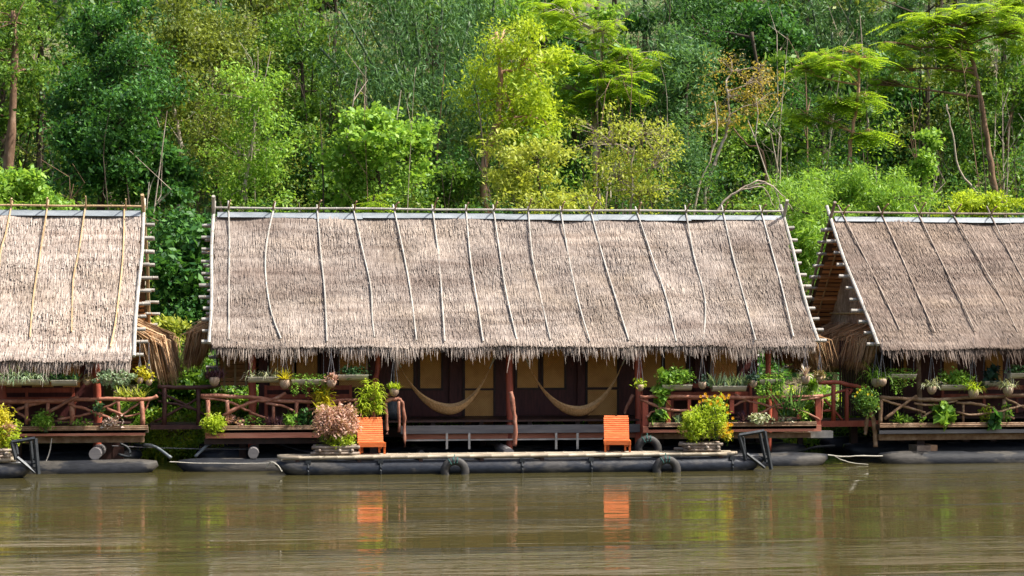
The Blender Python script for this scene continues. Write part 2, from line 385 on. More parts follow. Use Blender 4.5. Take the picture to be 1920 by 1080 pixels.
def clumps(c, r, nclump, shell=.45):
    u = unit(nclump); rad = rng.uniform(shell, 1, nclump) ** .8
    lump = 1 + .22 * np.sin(u[:, 0] * 5 + c[0]) * np.cos(u[:, 2] * 6 + c[1])
    return np.array(c) + u * np.array(r) * (rad * lump)[:, None]
def lobe_leaves(c, r, nclump, per, csize, L, asp, shell=.45, dirbias=(0, 0, -.35), flat=.6):
    C = clumps(c, r, nclump, shell)
    k = np.repeat(C, per, axis=0) + rng.normal(size=(nclump * per, 3)) * np.array([csize, csize, csize * flat])
    return leafquads(k, L, asp, dirbias), C
def fronds(C, L, up=.1):
    """feathery compound leaves: a flat spray of narrow leaflets on either side of a rib"""
    parts = []; n = len(C); az = rng.uniform(0, 2 * np.pi, n)
    d = np.stack([np.cos(az), np.sin(az), rng.uniform(-.35, up, n)], 1); d /= np.linalg.norm(d, axis=1, keepdims=True)
    s = np.cross(d, np.array([0, 0, 1.0])); s /= np.linalg.norm(s, axis=1, keepdims=True)
    l = L * rng.uniform(.7, 1.25, n)
    for j in range(7):
        t = (j + .6) / 7
        for sg in (-1, 1):
            b = C + d * (l * t)[:, None] - np.array([0, 0, 1.0]) * (.25 * l * t * t)[:, None]
            pl = (l * .42 * (1 - abs(t - .45) * 1.2))[:, None]
            dd = s * sg * .86 + d * .5; e = b + dd * pl - np.array([0, 0, .12]) * pl
            w = d * (l * .055)[:, None]
            V = np.stack([b - w * .5, e - w * .6, e + w * .6, b + w], 1)
            parts.append((V.reshape(-1, 3), np.arange(n * 4).reshape(n, 4)))
    return cat(parts)

# ------------------------------------------------------------------ terrain and water
def tz(x, y):
    s = y - 48.9 + .5 * math.sin(x * .35) + .25 * math.sin(x * 1.1 + 1) + 1.7 * math.exp(-((x + 1.7) / 1.5) ** 2)
    if s < 0: return -.05 + s * .35
    z = 1.0 * (1 - math.exp(-s / 1.1))
    if y > 52.5: z += .40 * (y - 52.5) + .35 * math.sin(x * .4 + y * .3) * min(1, (y - 52.5) / 4)
    return z
mb = MB(); xs = [-70 + 1.5 * i for i in range(127)]; ys = [46 + .5 * i for i in range(16)] + [54 + 1.5 * i for i in range(56)]
for y in ys:
    for x in xs: mb.v.append((x, y, tz(x, y) + random.uniform(-.06, .06)))
W = len(xs)
for j in range(len(ys) - 1):
    for i in range(W - 1): mb.f.append((j * W + i, j * W + i + 1, (j + 1) * W + i + 1, (j + 1) * W + i))
tag(obj('hillside_terrain', mb, 'bank_earth', smooth=True), kind='structure')
mb = MB(); mb.quad((-160, -60, 0), (200, -60, 0), (200, 52, 0), (-160, 52, 0))
tag(obj('river_water', mb, 'river_water'), kind='structure')

# ------------------------------------------------------------------ thatched roofs
def slope_pt(top, bot, x, t, off=0, sag=.10):
    """point on a roof slope; t from ridge 0 to eave 1; off is height above the sheet"""
    y = top[0] + (bot[0] - top[0]) * t; z = top[1] + (bot[1] - top[1]) * t - sag * math.sin(math.pi * t)
    dy, dz = bot[0] - top[0], bot[1] - top[1]; L = math.hypot(dy, dz)
    return Vector((x, y + off * (-dz / L) * (-1 if dy < 0 else 1) * (1), z + off * abs(dy) / L)) if dy > 0 else Vector((x, y + off * dz / L, z + off * abs(dy) / L))
def lump(x, t): return .022 * math.sin(x * 1.7 + t * 5) + .016 * math.sin(x * 4.1 - t * 9 + 1) + .012 * math.sin(x * .6 + t * 17)
def thatch_slope(root, x0, x1, top, bot, mat, name='thatch', dens=120, wid=.013, fringe=True, course=.105):
    L = math.hypot(bot[0] - top[0], bot[1] - top[1])
    mb = MB(); nx = int((x1 - x0) / .35) + 1; ntt = 14
    for off in (0.0, -.10):
        for j in range(ntt + 1):
            for i in range(nx + 1):
                x = x0 + (x1 - x0) * i / nx; t = j / ntt; mb.v.append(tuple(slope_pt(top, bot, x, t, off + lump(x, t))))
    B = (ntt + 1) * (nx + 1)
    for j in range(ntt):
        for i in range(nx):
            a = j * (nx + 1) + i; q = (a, a + 1, a + nx + 2, a + nx + 1); mb.f.append(q); mb.f.append(tuple(B + k for k in reversed(q)))
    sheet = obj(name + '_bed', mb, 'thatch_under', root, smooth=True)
    # straws in overlapping courses
    V = []; F = []
    def straw(p, q, w, sx):
        k = len(V); V.extend(((p.x - w * .5, p.y, p.z), (p.x + w * .5, p.y, p.z), (q.x + w * .35, q.y, q.z), (q.x - w * .35, q.y, q.z))); F.append((k, k + 1, k + 2, k + 3))
    nc = int(L / course); per = int((x1 - x0) * dens)
    for c in range(nc + 1):
        t0 = c / nc
        rag = random.uniform(-.02, .02)
        for i in range(per):
            x = x0 + (x1 - x0) * random.random(); l = random.uniform(.20, .42) / L
            ta = max(0, t0 - l * .5 + random.uniform(-.03, .03) + rag); tb = min(ta + l, 1.01 + random.random() * .015)
            if ta > .985: continue
            h = random.uniform(.0, .02) + (.03 if random.random() < .035 else 0); lx = random.gauss(0, .018)
            lm = lump(x, ta)
            straw(slope_pt(top, bot, x, ta, .004 + lm), slope_pt(top, bot, x + lx, tb, .016 + lm + h), wid * random.uniform(.6, 1.4), 0)
    st = npobj(name + '_straw', V, F, mat, sheet); st['kind'] = 'stuff'
    if fringe:
        V2, F2 = [], []; d = Vector((0, bot[0] - top[0], bot[1] - top[1])).normalized()
        for i in range(int((x1 - x0) * 420)):
            x = x0 + (x1 - x0) * random.random(); l = (.05 + .30 * random.random() ** 1.6) * (1.0 + .45 * math.sin(x * 1.3) * math.sin(x * 3.7))
            if random.random() < .06 * (1 + math.sin(x * 9) * math.sin(x * 2.3)): l += random.uniform(.08, .28)
            ta = random.uniform(.955, 1.0); p = slope_pt(top, bot, x, ta, random.uniform(-.10, .03)); w = .009 * random.uniform(.6, 1.7)
            dd = (d + Vector((random.gauss(0, .13), random.gauss(0, .08), -.15 - random.random() * .35))).normalized()
            m = p + dd * l * .5; dd2 = (dd + Vector((0, 0, -.35))).normalized(); q = m + dd2 * l * .5; k = len(V2)
            V2.extend(((p.x - w * .5, p.y, p.z), (p.x + w * .5, p.y, p.z), (m.x + w * .5, m.y, m.z), (m.x - w * .5, m.y, m.z), (q.x + w * .15, q.y, q.z), (q.x - w * .15, q.y, q.z)))
            F2 += [(k, k + 1, k + 2, k + 3), (k + 3, k + 2, k + 4, k + 5)]
        fr = npobj(name + '_fringe', V2, F2, mat, sheet); fr['kind'] = 'stuff'
    return sheet
def skirt(root, a, b, out, drop, n, mat='thatch_brown', name='thatch_skirt'):
    """a drooping eave of loose straw along the line a-b, thrown outwards by out (vector) and down"""
    a, b, out = Vector(a), Vector(b), Vector(out); V, F = [], []
    for i in range(n):
        p = a.lerp(b, random.random()) + Vector((random.gauss(0, .03), 0, random.gauss(0, .06))); l = random.uniform(.55, 1.15)
        d1 = (out * random.uniform(.6, 1.05) + Vector((random.gauss(0, .07), random.gauss(0, .10), -drop * .35)))
        m = p + d1 * l * .6; q = m + (out * .25 + Vector((random.gauss(0, .06), random.gauss(0, .07), -drop * random.uniform(.7, 1.1)))) * l * .55
        sd = (q - p).normalized().cross(Vector((random.gauss(0, 1), random.gauss(0, 1.6), random.gauss(0, 1)))).normalized() * .008 * random.uniform(.7, 1.6); k = len(V)
        V.extend((tuple(p - sd), tuple(p + sd), tuple(m + sd), tuple(m - sd), tuple(q + sd * .3), tuple(q - sd * .3)))
        F += [(k, k + 1, k + 2, k + 3), (k + 3, k + 2, k + 4, k + 5)]
    mb = MB(); t = out * .62 + Vector((0, 0, -drop * .30))
    lo = [a, b, b + t, a + t, b + t + out * .12 + Vector((0, 0, -drop * .35)), a + t + out * .12 + Vector((0, 0, -drop * .35))]
    up = Vector((0, 0, -.05))
    for o_ in (Vector(), up): mb.v += [tuple(p + o_) for p in lo]
    mb.f += [(0, 1, 2, 3), (3, 2, 4, 5), (9, 8, 7, 6), (11, 10, 8, 9)]
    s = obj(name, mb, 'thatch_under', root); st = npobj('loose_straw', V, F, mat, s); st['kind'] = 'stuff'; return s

def gable(root, xg, top, bf, bb, inward, mat='thatch_gable'):
    """thatched triangle under the roof end, in the plane x = xg"""
    mb = MB(); A_ = (xg, top[0], top[1] - .25); f = (xg, bf[0] + .5, bf[1] + .35); b_ = (xg, bb[0] - .5, bb[1] + .35)
    zc = max(2.95, 0); 
    def cut(p):
        t = (A_[2] - zc) / (A_[2] - p[2]); return (xg, A_[1] + (p[1] - A_[1]) * t, zc)
    f, b_ = cut(f), cut(b_); o = .05 * inward
    mb.v = [A_, f, b_, (xg + o, *A_[1:]), (xg + o, *f[1:]), (xg + o, *b_[1:])]
    mb.f = [(0, 1, 2), (5, 4, 3), (0, 2, 5, 3), (2, 1, 4, 5), (1, 0, 3, 4)]
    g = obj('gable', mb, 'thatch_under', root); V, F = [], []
    for i in range(5200):
        u, v = random.random(), random.random()
        if u + v > 1: u, v = 1 - u, 1 - v
        p = Vector(A_) + (Vector(f) - Vector(A_)) * u + (Vector(b_) - Vector(A_)) * v
        if p.z < zc + .25: pass
        l = random.uniform(.2, .45); sx = -inward * random.uniform(.01, .05); w = .012; dy = random.gauss(0, .04); k = len(V)
        z2 = max(zc - .05, p.z - l)
        V.extend(((p.x - inward * .004, p.y - w, p.z), (p.x - inward * .004, p.y + w, p.z), (p.x + sx, p.y + dy + w * .7, z2), (p.x + sx, p.y + dy - w * .7, z2))); F.append((k, k + 1, k + 2, k + 3))
    s = npobj('gable_straw', V, F, mat, g); s['kind'] = 'stuff'
    mb = MB(); e = -.06 * inward; za = zc + .45
    ya = A_[1] + (f[1] - A_[1]) * (A_[2] - za) / (A_[2] - zc); yb = A_[1] + (b_[1] - A_[1]) * (A_[2] - za) / (A_[2] - zc)
    obj('gable_pole', bamboo([(xg + e, ya, za), (xg + e, yb, za)], .022), 'bamboo_tan', g)
    return f, b_

def roof(root, x0, x1, top, front, back, mat, pole, battens, batten_r, ends, rear=True, purl=11, over=.30, straw=120, wid=.013, course=.105):
    """x0..x1 along the hut; top / front / back are (Y, z); battens: list of px polylines lying on the front slope"""
    rf = thatch_slope(root, x0, x1, top, front, mat, 'thatch', straw, wid, True, course)
    # rear slope: sheet, inner slats and rafters
    bk = thatch_slope(root, x0, x1, top, back, mat, 'thatch', 14, .03, False, .2)
    Lb = math.hypot(back[0] - top[0], back[1] - top[1])
    def under(x, t, off=-.13): return slope_pt(top, back, x, t, off)
    # ridge flashing
    mb = MB(); nseg = int((x1 - x0) / 1.1)
    for i in range(nseg):
        xa = x0 + (x1 - x0 - .06) * i / nseg + .04; xb = x0 + (x1 - x0 - .06) * (i + 1) / nseg + .05
        dz = random.uniform(-.006, .006); tt = .030 + random.uniform(-.006, .010)
        p = [slope_pt(top, front, xa, tt, .055 + dz), slope_pt(top, front, xb, tt, .055 + dz)]
        r_ = [Vector((xa, top[0], top[1] + .07 + dz)), Vector((xb, top[0], top[1] + .07 + dz))]
        q = [slope_pt(top, back, xa, tt, .055), slope_pt(top, back, xb, tt, .055)]
        m1 = MB(); m1.quad(p[0], p[1], r_[1], r_[0]); m1.quad(r_[0], r_[1], q[1], q[0])
        obj('ridge_flashing', m1, 'flashing', root)
    # ridge pole
    P = [Vector((x0 - .05 + (x1 - x0 + .15) * i / 8, top[0], top[1] + .17 + random.uniform(-.012, .012))) for i in range(9)]
    obj('ridge_pole', bamboo(P, .026), pole, root)
    # sticks lying on the front slope, crossed above the ridge by sticks from the rear
    for pts in battens:
        Q = []
        for (px, py) in pts:
            # find t along the slope where this pixel lies
            lo, hi = -.12, 1.05
            for _ in range(26):
                t = (lo + hi) / 2; w = slope_pt(top, front, 0, t, .052) if t > 0 else Vector((0, top[0] + (top[0] - front[0]) * -t, top[1] + (top[1] - front[1]) * -t + .12))
                z = A(px, py, w.y).z
                if w.z > z: lo = t
                else: hi = t
            Q.append(A(px, py, w.y))
        obj('roof_batten', bamboo(Q, batten_r, node=.33, n=6), pole, root)
        k = Q[0]; x = Q[1].x if len(Q) > 1 else k.x
        xc = Q[0].lerp(Q[1], .25).x
        m = branch([(xc + random.uniform(.03, .1), top[0] - .24, top[1] + .36 + random.uniform(-.05, .06)), (xc + random.uniform(-.02, .03), top[0] + .02, top[1] + .14), (xc + random.uniform(-.1, .1), top[0] + 1.0, top[1] - .85)], .018, .022, 6, .004)
        obj('crossed_batten', m, 'wood_brown' if pole != 'bamboo_tan' else 'bamboo_tan', root)
    # purlins poking out at the ends, barge poles
    for end in ends:
        xe = x0 if end < 0 else x1
        for slope, N, ex in ((front, purl, over), (back, int(purl * 1.3), over)):
            for i in range(N):
                t = (i + .55) / (N + .25); p = slope_pt(top, slope, xe, t, -.14 if slope is back else -.11); e = ex * random.uniform(.75, 1.15)
                inn = 1.0 if slope is front else 3.0
                a = p + Vector((e * end, 0, random.uniform(-.01, .01))); b = p - Vector((inn * end, 0, 0))
                pr = random.uniform(.034, .044); pu = obj('purlin', bamboo([a + (b - a) * .02, b], pr, .5, 8), 'bamboo_log' if slope is front else 'slat_brown', root)
                obj('purlin_tip', bamboo([a, p - Vector((.02 * end, 0, 0))], pr * 1.06, .5, 8), 'bamboo_grey', pu)
        for slope in (front, back):
            pts = []
            for t in (-.09, .25, .5, .75, .98 if slope is front else .96):
                w = slope_pt(top, slope, xe, max(t, 0), .02)
                if t < 0: w = Vector((xe, top[0] + (top[0] - slope[0]) * -t, top[1] + (top[1] - slope[1]) * -t + .06))
                pts.append(w + Vector((end * (.055 + .02 * math.sin(t * 7)), 0, 0)))
            obj('barge_pole', bamboo(pts, .042, .42), 'bamboo_grey' if slope is front else pole, root)
        # slats and rafters under the rear slope near this end
        for i in range(34):
            t = .03 + .94 * (i + .5) / 34; p = under(xe - end * 1.5, t, -.105); m = MB(); m.box(p, (1.45, .045, .012), 0, math.atan2(back[1] - top[1], back[0] - top[0]))
            obj('roof_slat', m, 'slat_brown', bk)
        for i in range(4):
            x = xe - end * (.25 + .55 * i); obj('rafter', bamboo([under(x, .02, -.19), under(x, .98, -.19)], .024, .4, 6), 'bamboo_tan', bk)
    return rf

# ------------------------------------------------------------------ the three floating huts
YF = 43.6                                   # line of the veranda rails
def float_pipe(root, x0, x1, y, z, r, mat, name='float_pipe', tips=(True, True)):
    xs_ = []; 
    if tips[0]: xs_ += [(x0, .25, .16), (x0 + .25, .75, .07), (x0 + .6, 1, .02)]
    else: xs_ += [(x0, 1, 0)]
    n = max(2, int((x1 - x0) / 1.2)); xs_ += [(x0 + .6 + (x1 - x0 - 1.2) * i / n, random.uniform(.97, 1.03), 0) for i in range(1, n)]
    if tips[1]: xs_ += [(x1 - .6, 1, .02), (x1 - .25, .75, .07), (x1, .25, .16)]
    else: xs_ += [(x1, 1, 0)]
    mb = MB(); mb.tube([(x, y, z + dz) for x, s, dz in xs_], [r * s for x, s, dz in xs_], 16)
    return obj(name, mb, mat, root, smooth=True)
def rails(root, items, posts, Y, mat, rad=.045, dy=0):
    rl = bpy.data.objects.new('railing', None); COL.objects.link(rl); rl.parent = root
    for it in items:
        r = (it[1] if isinstance(it[1], float) else rad) * .86
        pts = it[0] if isinstance(it[1], float) else it
        yy = Y + random.uniform(-.05, .05)
        obj('rail_branch', branch([A(px, py, yy) for px, py in pts], r, r * .82, 7, .012), mat, rl, smooth=True)
    for (px, a, b, w) in posts:
        p, q = A(px, a, Y + .02), A(px + random.uniform(-1.5, 1.5), b, Y + .02)
        if mat == 'wood_red': 
            m = MB(); m.box((p + q) / 2, (w / 2 * mpp(px, Y), .045, abs(p.z - q.z) / 2)); obj('rail_post', m, 'wood_red', rl)
        else: obj('rail_post', branch([p, q], w / 2 * mpp(px, Y), w / 2 * mpp(px, Y), 7, .006, 3), mat, rl, smooth=True)
    return rl
def hbox(name, root, px0, py0, px1, py1, Y, depth, mat):
    """a board whose front face fills the given stretch of the front, depth metres thick"""
    a, b = A(px0, (py0 + py1) / 2, Y), A(px1, (py0 + py1) / 2, Y); pm = (px0 + px1) / 2
    zt, zb = A(pm, py0, Y).z, A(pm, py1, Y).z
    m = MB(); m.box(((a.x + b.x) / 2, Y + depth / 2, (zt + zb) / 2), ((b.x - a.x) / 2, depth / 2, (zt - zb) / 2)); return obj(name, m, mat, root)
def bench(label, px0, px1, pyt, pyb, Y, slats=2):
    p = A((px0 + px1) / 2, pyb, Y); w = (A(px1, pyb, Y).x - A(px0, pyb, Y).x); t = thing('veranda_bench', label, 'bench', (p.x, Y, 1.0), 'benches along the verandas')
    h = A((px0 + px1) / 2, pyt, Y).z - 1.0; x0, x1 = p.x - w / 2, p.x + w / 2
    for i in range(slats):
        m = MB(); z = 1.0 + h - .06 - i * .2; m.box(((x0 + x1) / 2, Y + .02, z), (w / 2 - .03, .014, .05)); obj('back_rail', m, 'wood_red', t)
    m = MB(); m.box(((x0 + x1) / 2, Y + .3, 1.4), (w / 2, .25, .025)); obj('seat', m, 'wood_red', t)
    k = max(3, int(w / .8) + 1)
    for i in range(k):
        x = x0 + .03 + (w - .06) * i / (k - 1); m = MB(); m.box((x, Y, 1.0 + h / 2), (.03, .03, h / 2)); obj('leg', m, 'wood_red', t)
    for x in (x0 + .05, x1 - .05):
        m = MB(); m.box((x, Y + .5, 1.2), (.03, .03, .2)); obj('leg', m, 'wood_red', t)
def planter_box(root, x0, x1, Y, ztop):
    """narrow soil trough along the veranda edge, faced with split bamboo"""
    m = MB(); m.box(((x0 + x1) / 2, Y + .02, ztop - .10), ((x1 - x0) / 2, .14, .06)); p = obj('planter_trough', m, 'soil', root)
    for k in range(3):
        obj('bamboo_strip', bamboo([(x0, Y - .14, ztop - .015 - k * .035), ((x0 + x1) / 2, Y - .14 + random.uniform(-.01, .01), ztop - .015 - k * .035), (x1, Y - .14, ztop - .015 - k * .035)], .019, .4, 6), 'wood_brown', p)
    return p

# ---- middle hut
MX0, MX1 = -1.17, 12.36
mid = thing('floating_hut', 'long thatched floating hut with two hammocks hanging on its dark red veranda', 'hut', (5.6, 46.5, 0))
MT, MFR, MBK = (46.5, 5.70), (43.5, 2.70), (50.5, 1.70)
BAT = [[(428, 377), (430, 454), (429, 549), (429, 637)], [(516, 380), (500, 454), (498, 517), (509, 587), (527, 635)], [(594, 384), (601, 470), (609, 549), (613, 640)],
 [(661, 384), (678, 461), (695, 536), (698, 596), (702, 632)], [(737, 384), (757, 476), (771, 555), (781, 638)], [(810, 384), (823, 486), (829, 565), (834, 640)],
 [(873, 384), (882, 486), (892, 549), (906, 640)], [(924, 384), (939, 486), (949, 549), (969, 637)], [(990, 388), (998, 480), (1012, 549), (1032, 637)],
 [(1050, 387), (1067, 486), (1084, 565), (1106, 640)], [(1105, 387), (1130, 480), (1155, 561), (1179, 638)], [(1191, 388), (1221, 476), (1250, 561), (1268, 640)],
 [(1284, 385), (1301, 480), (1322, 561), (1319, 637)], [(1353, 385), (1375, 483), (1397, 565), (1417, 638)], [(1424, 385), (1451, 483), (1470, 555), (1488, 631)]]
roof(mid, MX0, MX1, MT, MFR, MBK, 'thatch', 'bamboo_grey', BAT, .021, (-1, 1))
f_, b_ = gable(mid, MX0 + .55, MT, MFR, MBK, 1); skirt(mid, (MX0 + .25, 45.0, 3.28), (MX0 + .25, 49.0, 3.28), (-1.2, 0, 0), 1.35, 3200)
f_, b_ = gable(mid, MX1 - .55, MT, MFR, MBK, -1); skirt(mid, (MX1 - .25, 44.5, 3.0), (MX1 - .25, 49.0, 3.0), (1.15, 0, 0), 1.15, 2600)
DZ = 1.0
def deck(root, x0, x1, y0, y1):
    n = int((y1 - y0) / .16)
    for i in range(n):
        m = MB(); m.box(((x0 + x1) / 2, y0 + .08 + i * .16, DZ - .02 + random.uniform(-.003, .003)), ((x1 - x0) / 2, .075, .02)); obj('deck_plank', m, 'wood_dark', root)
    for i in range(int((x1 - x0) / 1.1) + 1):
        m = MB(); x = x0 + .15 + i * 1.1
        if x > x1 - .1: break
        m.box((x, (y0 + y1) / 2, DZ - .12), (.05, (y1 - y0) / 2 - .1, .075)); obj('joist', m, 'wood_dark', root)
deck(mid, MX0 + .35, MX1 - .2, 44.25, 46.3)
# enclosed rooms: dark red front wall with woven panels, back and end walls
WY = 46.1
def wallbox(root, name, c, h, mat): m = MB(); m.box(c, h); return obj(name, m, mat, root)
wl = wallbox(mid, 'panelled_wall', ((MX0 + MX1) / 2 + .15, WY + .05, (DZ + 3.6) / 2), ((MX1 - MX0) / 2 - .85, .04, (3.6 - DZ) / 2), 'wood_wall')
wallbox(mid, 'plank_wall', (MX0 + 1.04, 47.6, 2.2), (.04, 1.46, 1.2), 'wood_wall'); wallbox(mid, 'plank_wall', (MX1 - .76, 47.6, 2.2), (.04, 1.46, 1.2), 'wood_wall')
wallbox(mid, 'plank_wall', ((MX0 + MX1) / 2 + .15, 49.1, 1.9), ((MX1 - MX0) / 2 - .85, .04, .9), 'wood_wall')
wallbox(mid, 'room_floor', ((MX0 + MX1) / 2 + .15, 47.6, DZ - .03), ((MX1 - MX0) / 2 - .85, 1.5, .03), 'wood_dark')
for (a, b, t, bt) in ((506, 552, 655, 726), (556, 595, 655, 726), (636, 690, 655, 726), (740, 775, 655, 728), (788, 827, 655, 728), (872, 925, 655, 728), (872, 925, 732, 796),
                      (970, 1009, 655, 727), (1019, 1058, 655, 727), (1102, 1157, 655, 726), (1102, 1157, 731, 796), (1203, 1240, 655, 726), (1247, 1286, 655, 726), (1332, 1382, 655, 726)):
    hbox('woven_panel', wl, a, t, b, bt, WY - .012, .02, 'woven_panel')
    hbox('frame_strip', wl, a - 4, t, a, bt, WY - .03, .035, 'wood_dark'); hbox('frame_strip', wl, b, t, b + 4, bt, WY - .03, .035, 'wood_dark'); hbox('frame_strip', wl, a - 4, bt, b + 4, bt + 4, WY - .032, .037, 'wood_dark')
for px, w in ((472, 15), (955, 13), (1197, 15), (1440, 12)):
    p = A(px, 740, 44.35); obj('veranda_post', branch([(p.x, 44.35, .25), (p.x + .02, 44.35, 1.2), (p.x, 44.35, 2.2), (p.x + .01, 44.35, 3.3)], w * .5 * mpp(px, 44), w * .45 * mpp(px, 44), 8, .008), 'wood_red', mid, smooth=True)
obj('veranda_post', branch([A(700, 790, 44.5), A(701, 730, 44.5), A(708, 690, 44.5), A(706, 640, 44.5)], .07, .05, 8, .01), 'wood_red', mid, smooth=True)
for px in (610, 850, 1090, 1310):
    p = A(px, 740, WY - .1); m = MB(); m.box((p.x, WY - .06, 2.3), (.09, .04, 1.3)); obj('wall_post', m, 'wood_wall', mid)
obj('eave_beam', branch([(MX0 + .3, 44.35, 3.2), (5.6, 44.35, 3.17), (MX1 - .2, 44.35, 3.2)], .07, .07, 8, .01), 'wood_dark', mid)
hbox('edge_beam', mid, 752, 797, 1200, 812, 44.15, .10, 'wood_grey'); hbox('step_beam', mid, 757, 813, 1200, 822, 44.3, .12, 'wood_fascia'); hbox('edge_strip', mid, 757, 823, 1130, 825.5, 44.2, .04, 'wood_pale')
for px in (838, 880, 1043, 1083): hbox('stake', mid, px - 2, 812, px + 2, 842, 44.10, .04, 'wood_pale')
hbox('fascia', mid, 385, 806, 640, 821, YF - .12, .05, 'wood_fascia'); hbox('fascia', mid, 640, 804, 700, 818, YF - .12, .05, 'wood_fascia')
hbox('fascia', mid, 1206, 798, 1540, 810, YF - .12, .05, 'wood_fascia')
hbox('edge_beam', mid, 383, 822, 640, 832, YF + .12, .14, 'wood_dark'); hbox('edge_beam', mid, 1204, 812, 1520, 822, YF + .12, .14, 'wood_brown'); hbox('beam_end', mid, 1515, 808, 1562, 821, YF + .30, .2, 'wood_pale')
hbox('inner_beam', mid, 640, 800, 1240, 818, 46.0, .1, 'wood_dark')
zt = A(500, 797, YF).z
planter_box(mid, A(395, 800, YF).x, A(690, 800, YF).x, YF, zt); planter_box(mid, A(1214, 790, YF).x, A(1528, 790, YF).x, YF, A(1370, 791, YF).z)
rails(mid, [([(376, 742), (430, 744), (480, 746), (525, 752), (600, 753), (660, 750), (694, 749)], .055), ([(378, 745), (430, 754), (460, 768), (480, 777), (502, 785)], .035),
            ([(418, 780), (450, 763), (480, 752), (510, 750), (536, 737)], .05), ([(498, 757), (525, 760), (550, 770)], .035), ([(562, 777), (600, 762), (665, 750)], .032), ([(628, 765), (650, 770), (668, 781)], .03),
            ([(686, 752), (712, 747), (738, 737)], .065)],
      [(390, 750, 806, 9), (426, 750, 796, 7), (513, 756, 790, 7), (556, 754, 796, 7), (637, 752, 796, 7), (668, 752, 796, 7)], YF, 'wood_branch')
rails(mid, [([(720, 756), (724, 766), (726, 815)], .05), ([(722, 752), (740, 749), (750, 750), (757, 768), (759, 838)], .055), ([(748, 752), (748, 810)], .045)], [], YF - .1, 'wood_branch')
rails(mid, [([(957, 735), (963, 765), (966, 800), (964, 836)], .065)], [], YF - .05, 'wood_branch')
rails(mid, [([(1187, 740), (1174, 765), (1172, 782)], .05)], [], 44.2, 'wood_branch')
rails(mid, [([(1200, 744), (1260, 744), (1340, 745), (1440, 744), (1543, 742)], .05), ([(1201, 749), (1245, 766), (1285, 770), (1305, 772)], .038), ([(1296, 772), (1318, 752)], .04), ([(1366, 764), (1395, 752), (1402, 752)], .035),
            ([(1377, 739), (1400, 750), (1417, 755), (1445, 762), (1505, 772), (1537, 787)], .034), ([(1414, 782), (1440, 768), (1475, 755), (1538, 745)], .035), ([(1213, 782), (1222, 773), (1240, 765)], .03), ([(1260, 780), (1275, 775), (1310, 774)], .03),
            ([(1542, 748), (1540, 785), (1534, 790)], .025)], [], YF, 'wood_branch')
rails(mid, [], [(1209, 748, 812, 11), (1253, 750, 792, 9), (1292, 748, 770, 6), (1372, 748, 775, 8), (1415, 748, 780, 9), (1454, 748, 789, 9), (1497, 762, 785, 7), (1533, 746, 808, 10)], YF, 'wood_red')
def logend(root, px, py, r, Y0=43.15):
    p = A(px, py, Y0); m = MB(); m.tube([(p.x, Y0, p.z), (p.x, Y0 + .5, p.z), (p.x, Y0 + 5.5, p.z)], [r, r * 1.05, r], 12); obj('cross_log', m, 'wood_grey', root)
    m = MB(); m.box((p.x, Y0 + .05, p.z - r - .12), (.075, .02, .14)); obj('strap_board', m, 'wood_grey', root)
for px in (475, 955): logend(mid, px, 850, .115)
for k in range(6): logend(mid, 640 + k * 150, 852, .09, 44.6)
float_pipe(mid, A(333, 870, 43.2).x, A(1552, 870, 43.2).x, 43.25, .03, .235, 'float_muddy')
for y in (45.2, 47.2, 49.0): float_pipe(mid, MX0 - .4, MX1 + .2, y, .10, .26, 'float_plastic')
obj('mooring_strut', branch([A(366, 856, 43.6), A(385, 838, 43.8), A(402, 822, 44)], .035, .035, 8, 0), 'pipe_grey', mid, smooth=True)
for px in (520, 640, 905, 1240, 1320, 1420, 1500):
    p = A(px, 830, 46.5); m = MB(); m.box((p.x, 46.5, .55), (.06, .06, .42)); obj('pile', m, 'wood_dark', mid)
for px in (455, 700, 955, 1197, 1440):
    p = A(px, 830, 44.7); m = MB(); m.box((p.x, 44.7, .55), (.08, .08, .4)); obj('pile', m, 'wood_dark', mid)

def slat_wall(root, px0, px1, py0, py1, Y):
    for i in range(9):
        a = py0 + (py1 - py0) * i / 9; hbox('wall_slat', root, px0 + random.uniform(-1, 1), a, px1, a + (py1 - py0) / 9 - 1.2, Y + random.uniform(0, .02), .02, 'slat_brown')
    for k in (.15, .5, .85): px = px0 + (px1 - px0) * k; hbox('wall_batten', root, px - 2, py0, px + 2, py1, Y - .03, .02, 'bamboo_tan')
slat_wall(mid, 412, 470, 652, 724, 46.6)
# ---- hut at the left
LX0, LX1 = -10.5, -2.88
lef = thing('floating_hut', 'thatched floating hut with tan bamboo poles on its pale roof, cut by the left edge', 'hut', (-6, 46.5, 0))
LT, LFR, LBK = (46.5, 5.72), (43.0, 2.42), (50.5, 1.70)
roof(lef, LX0, LX1, LT, LFR, LBK, 'thatch_pale', 'bamboo_tan', [[(23, 377), (10, 440), (0, 480), (-10, 620)], [(91, 375), (75, 475), (62, 560), (56, 632)], [(161, 379), (147, 475), (137, 525), (134, 622)], [(233, 385), (230, 485), (217, 600), (207, 650)],
      [(-50, 377), (-60, 480), (-70, 630)], [(-130, 377), (-140, 480), (-150, 630)]],    .020, (1,), straw=85, wid=.019, course=.12)
gable(lef, LX1 - .55, LT, LFR, LBK, -1); skirt(lef, (LX1 - .15, 44.6, 3.12), (LX1 - .15, 49.0, 3.12), (1.18, 0, 0), 1.5, 3200)
deck(lef, LX0 + .3, LX1 - .1, 44.25, 46.3)
wl = wallbox(lef, 'panelled_wall', ((LX0 + LX1) / 2, WY + .05, 2.3), ((LX1 - LX0) / 2 - .9, .04, 1.3), 'wood_wall')
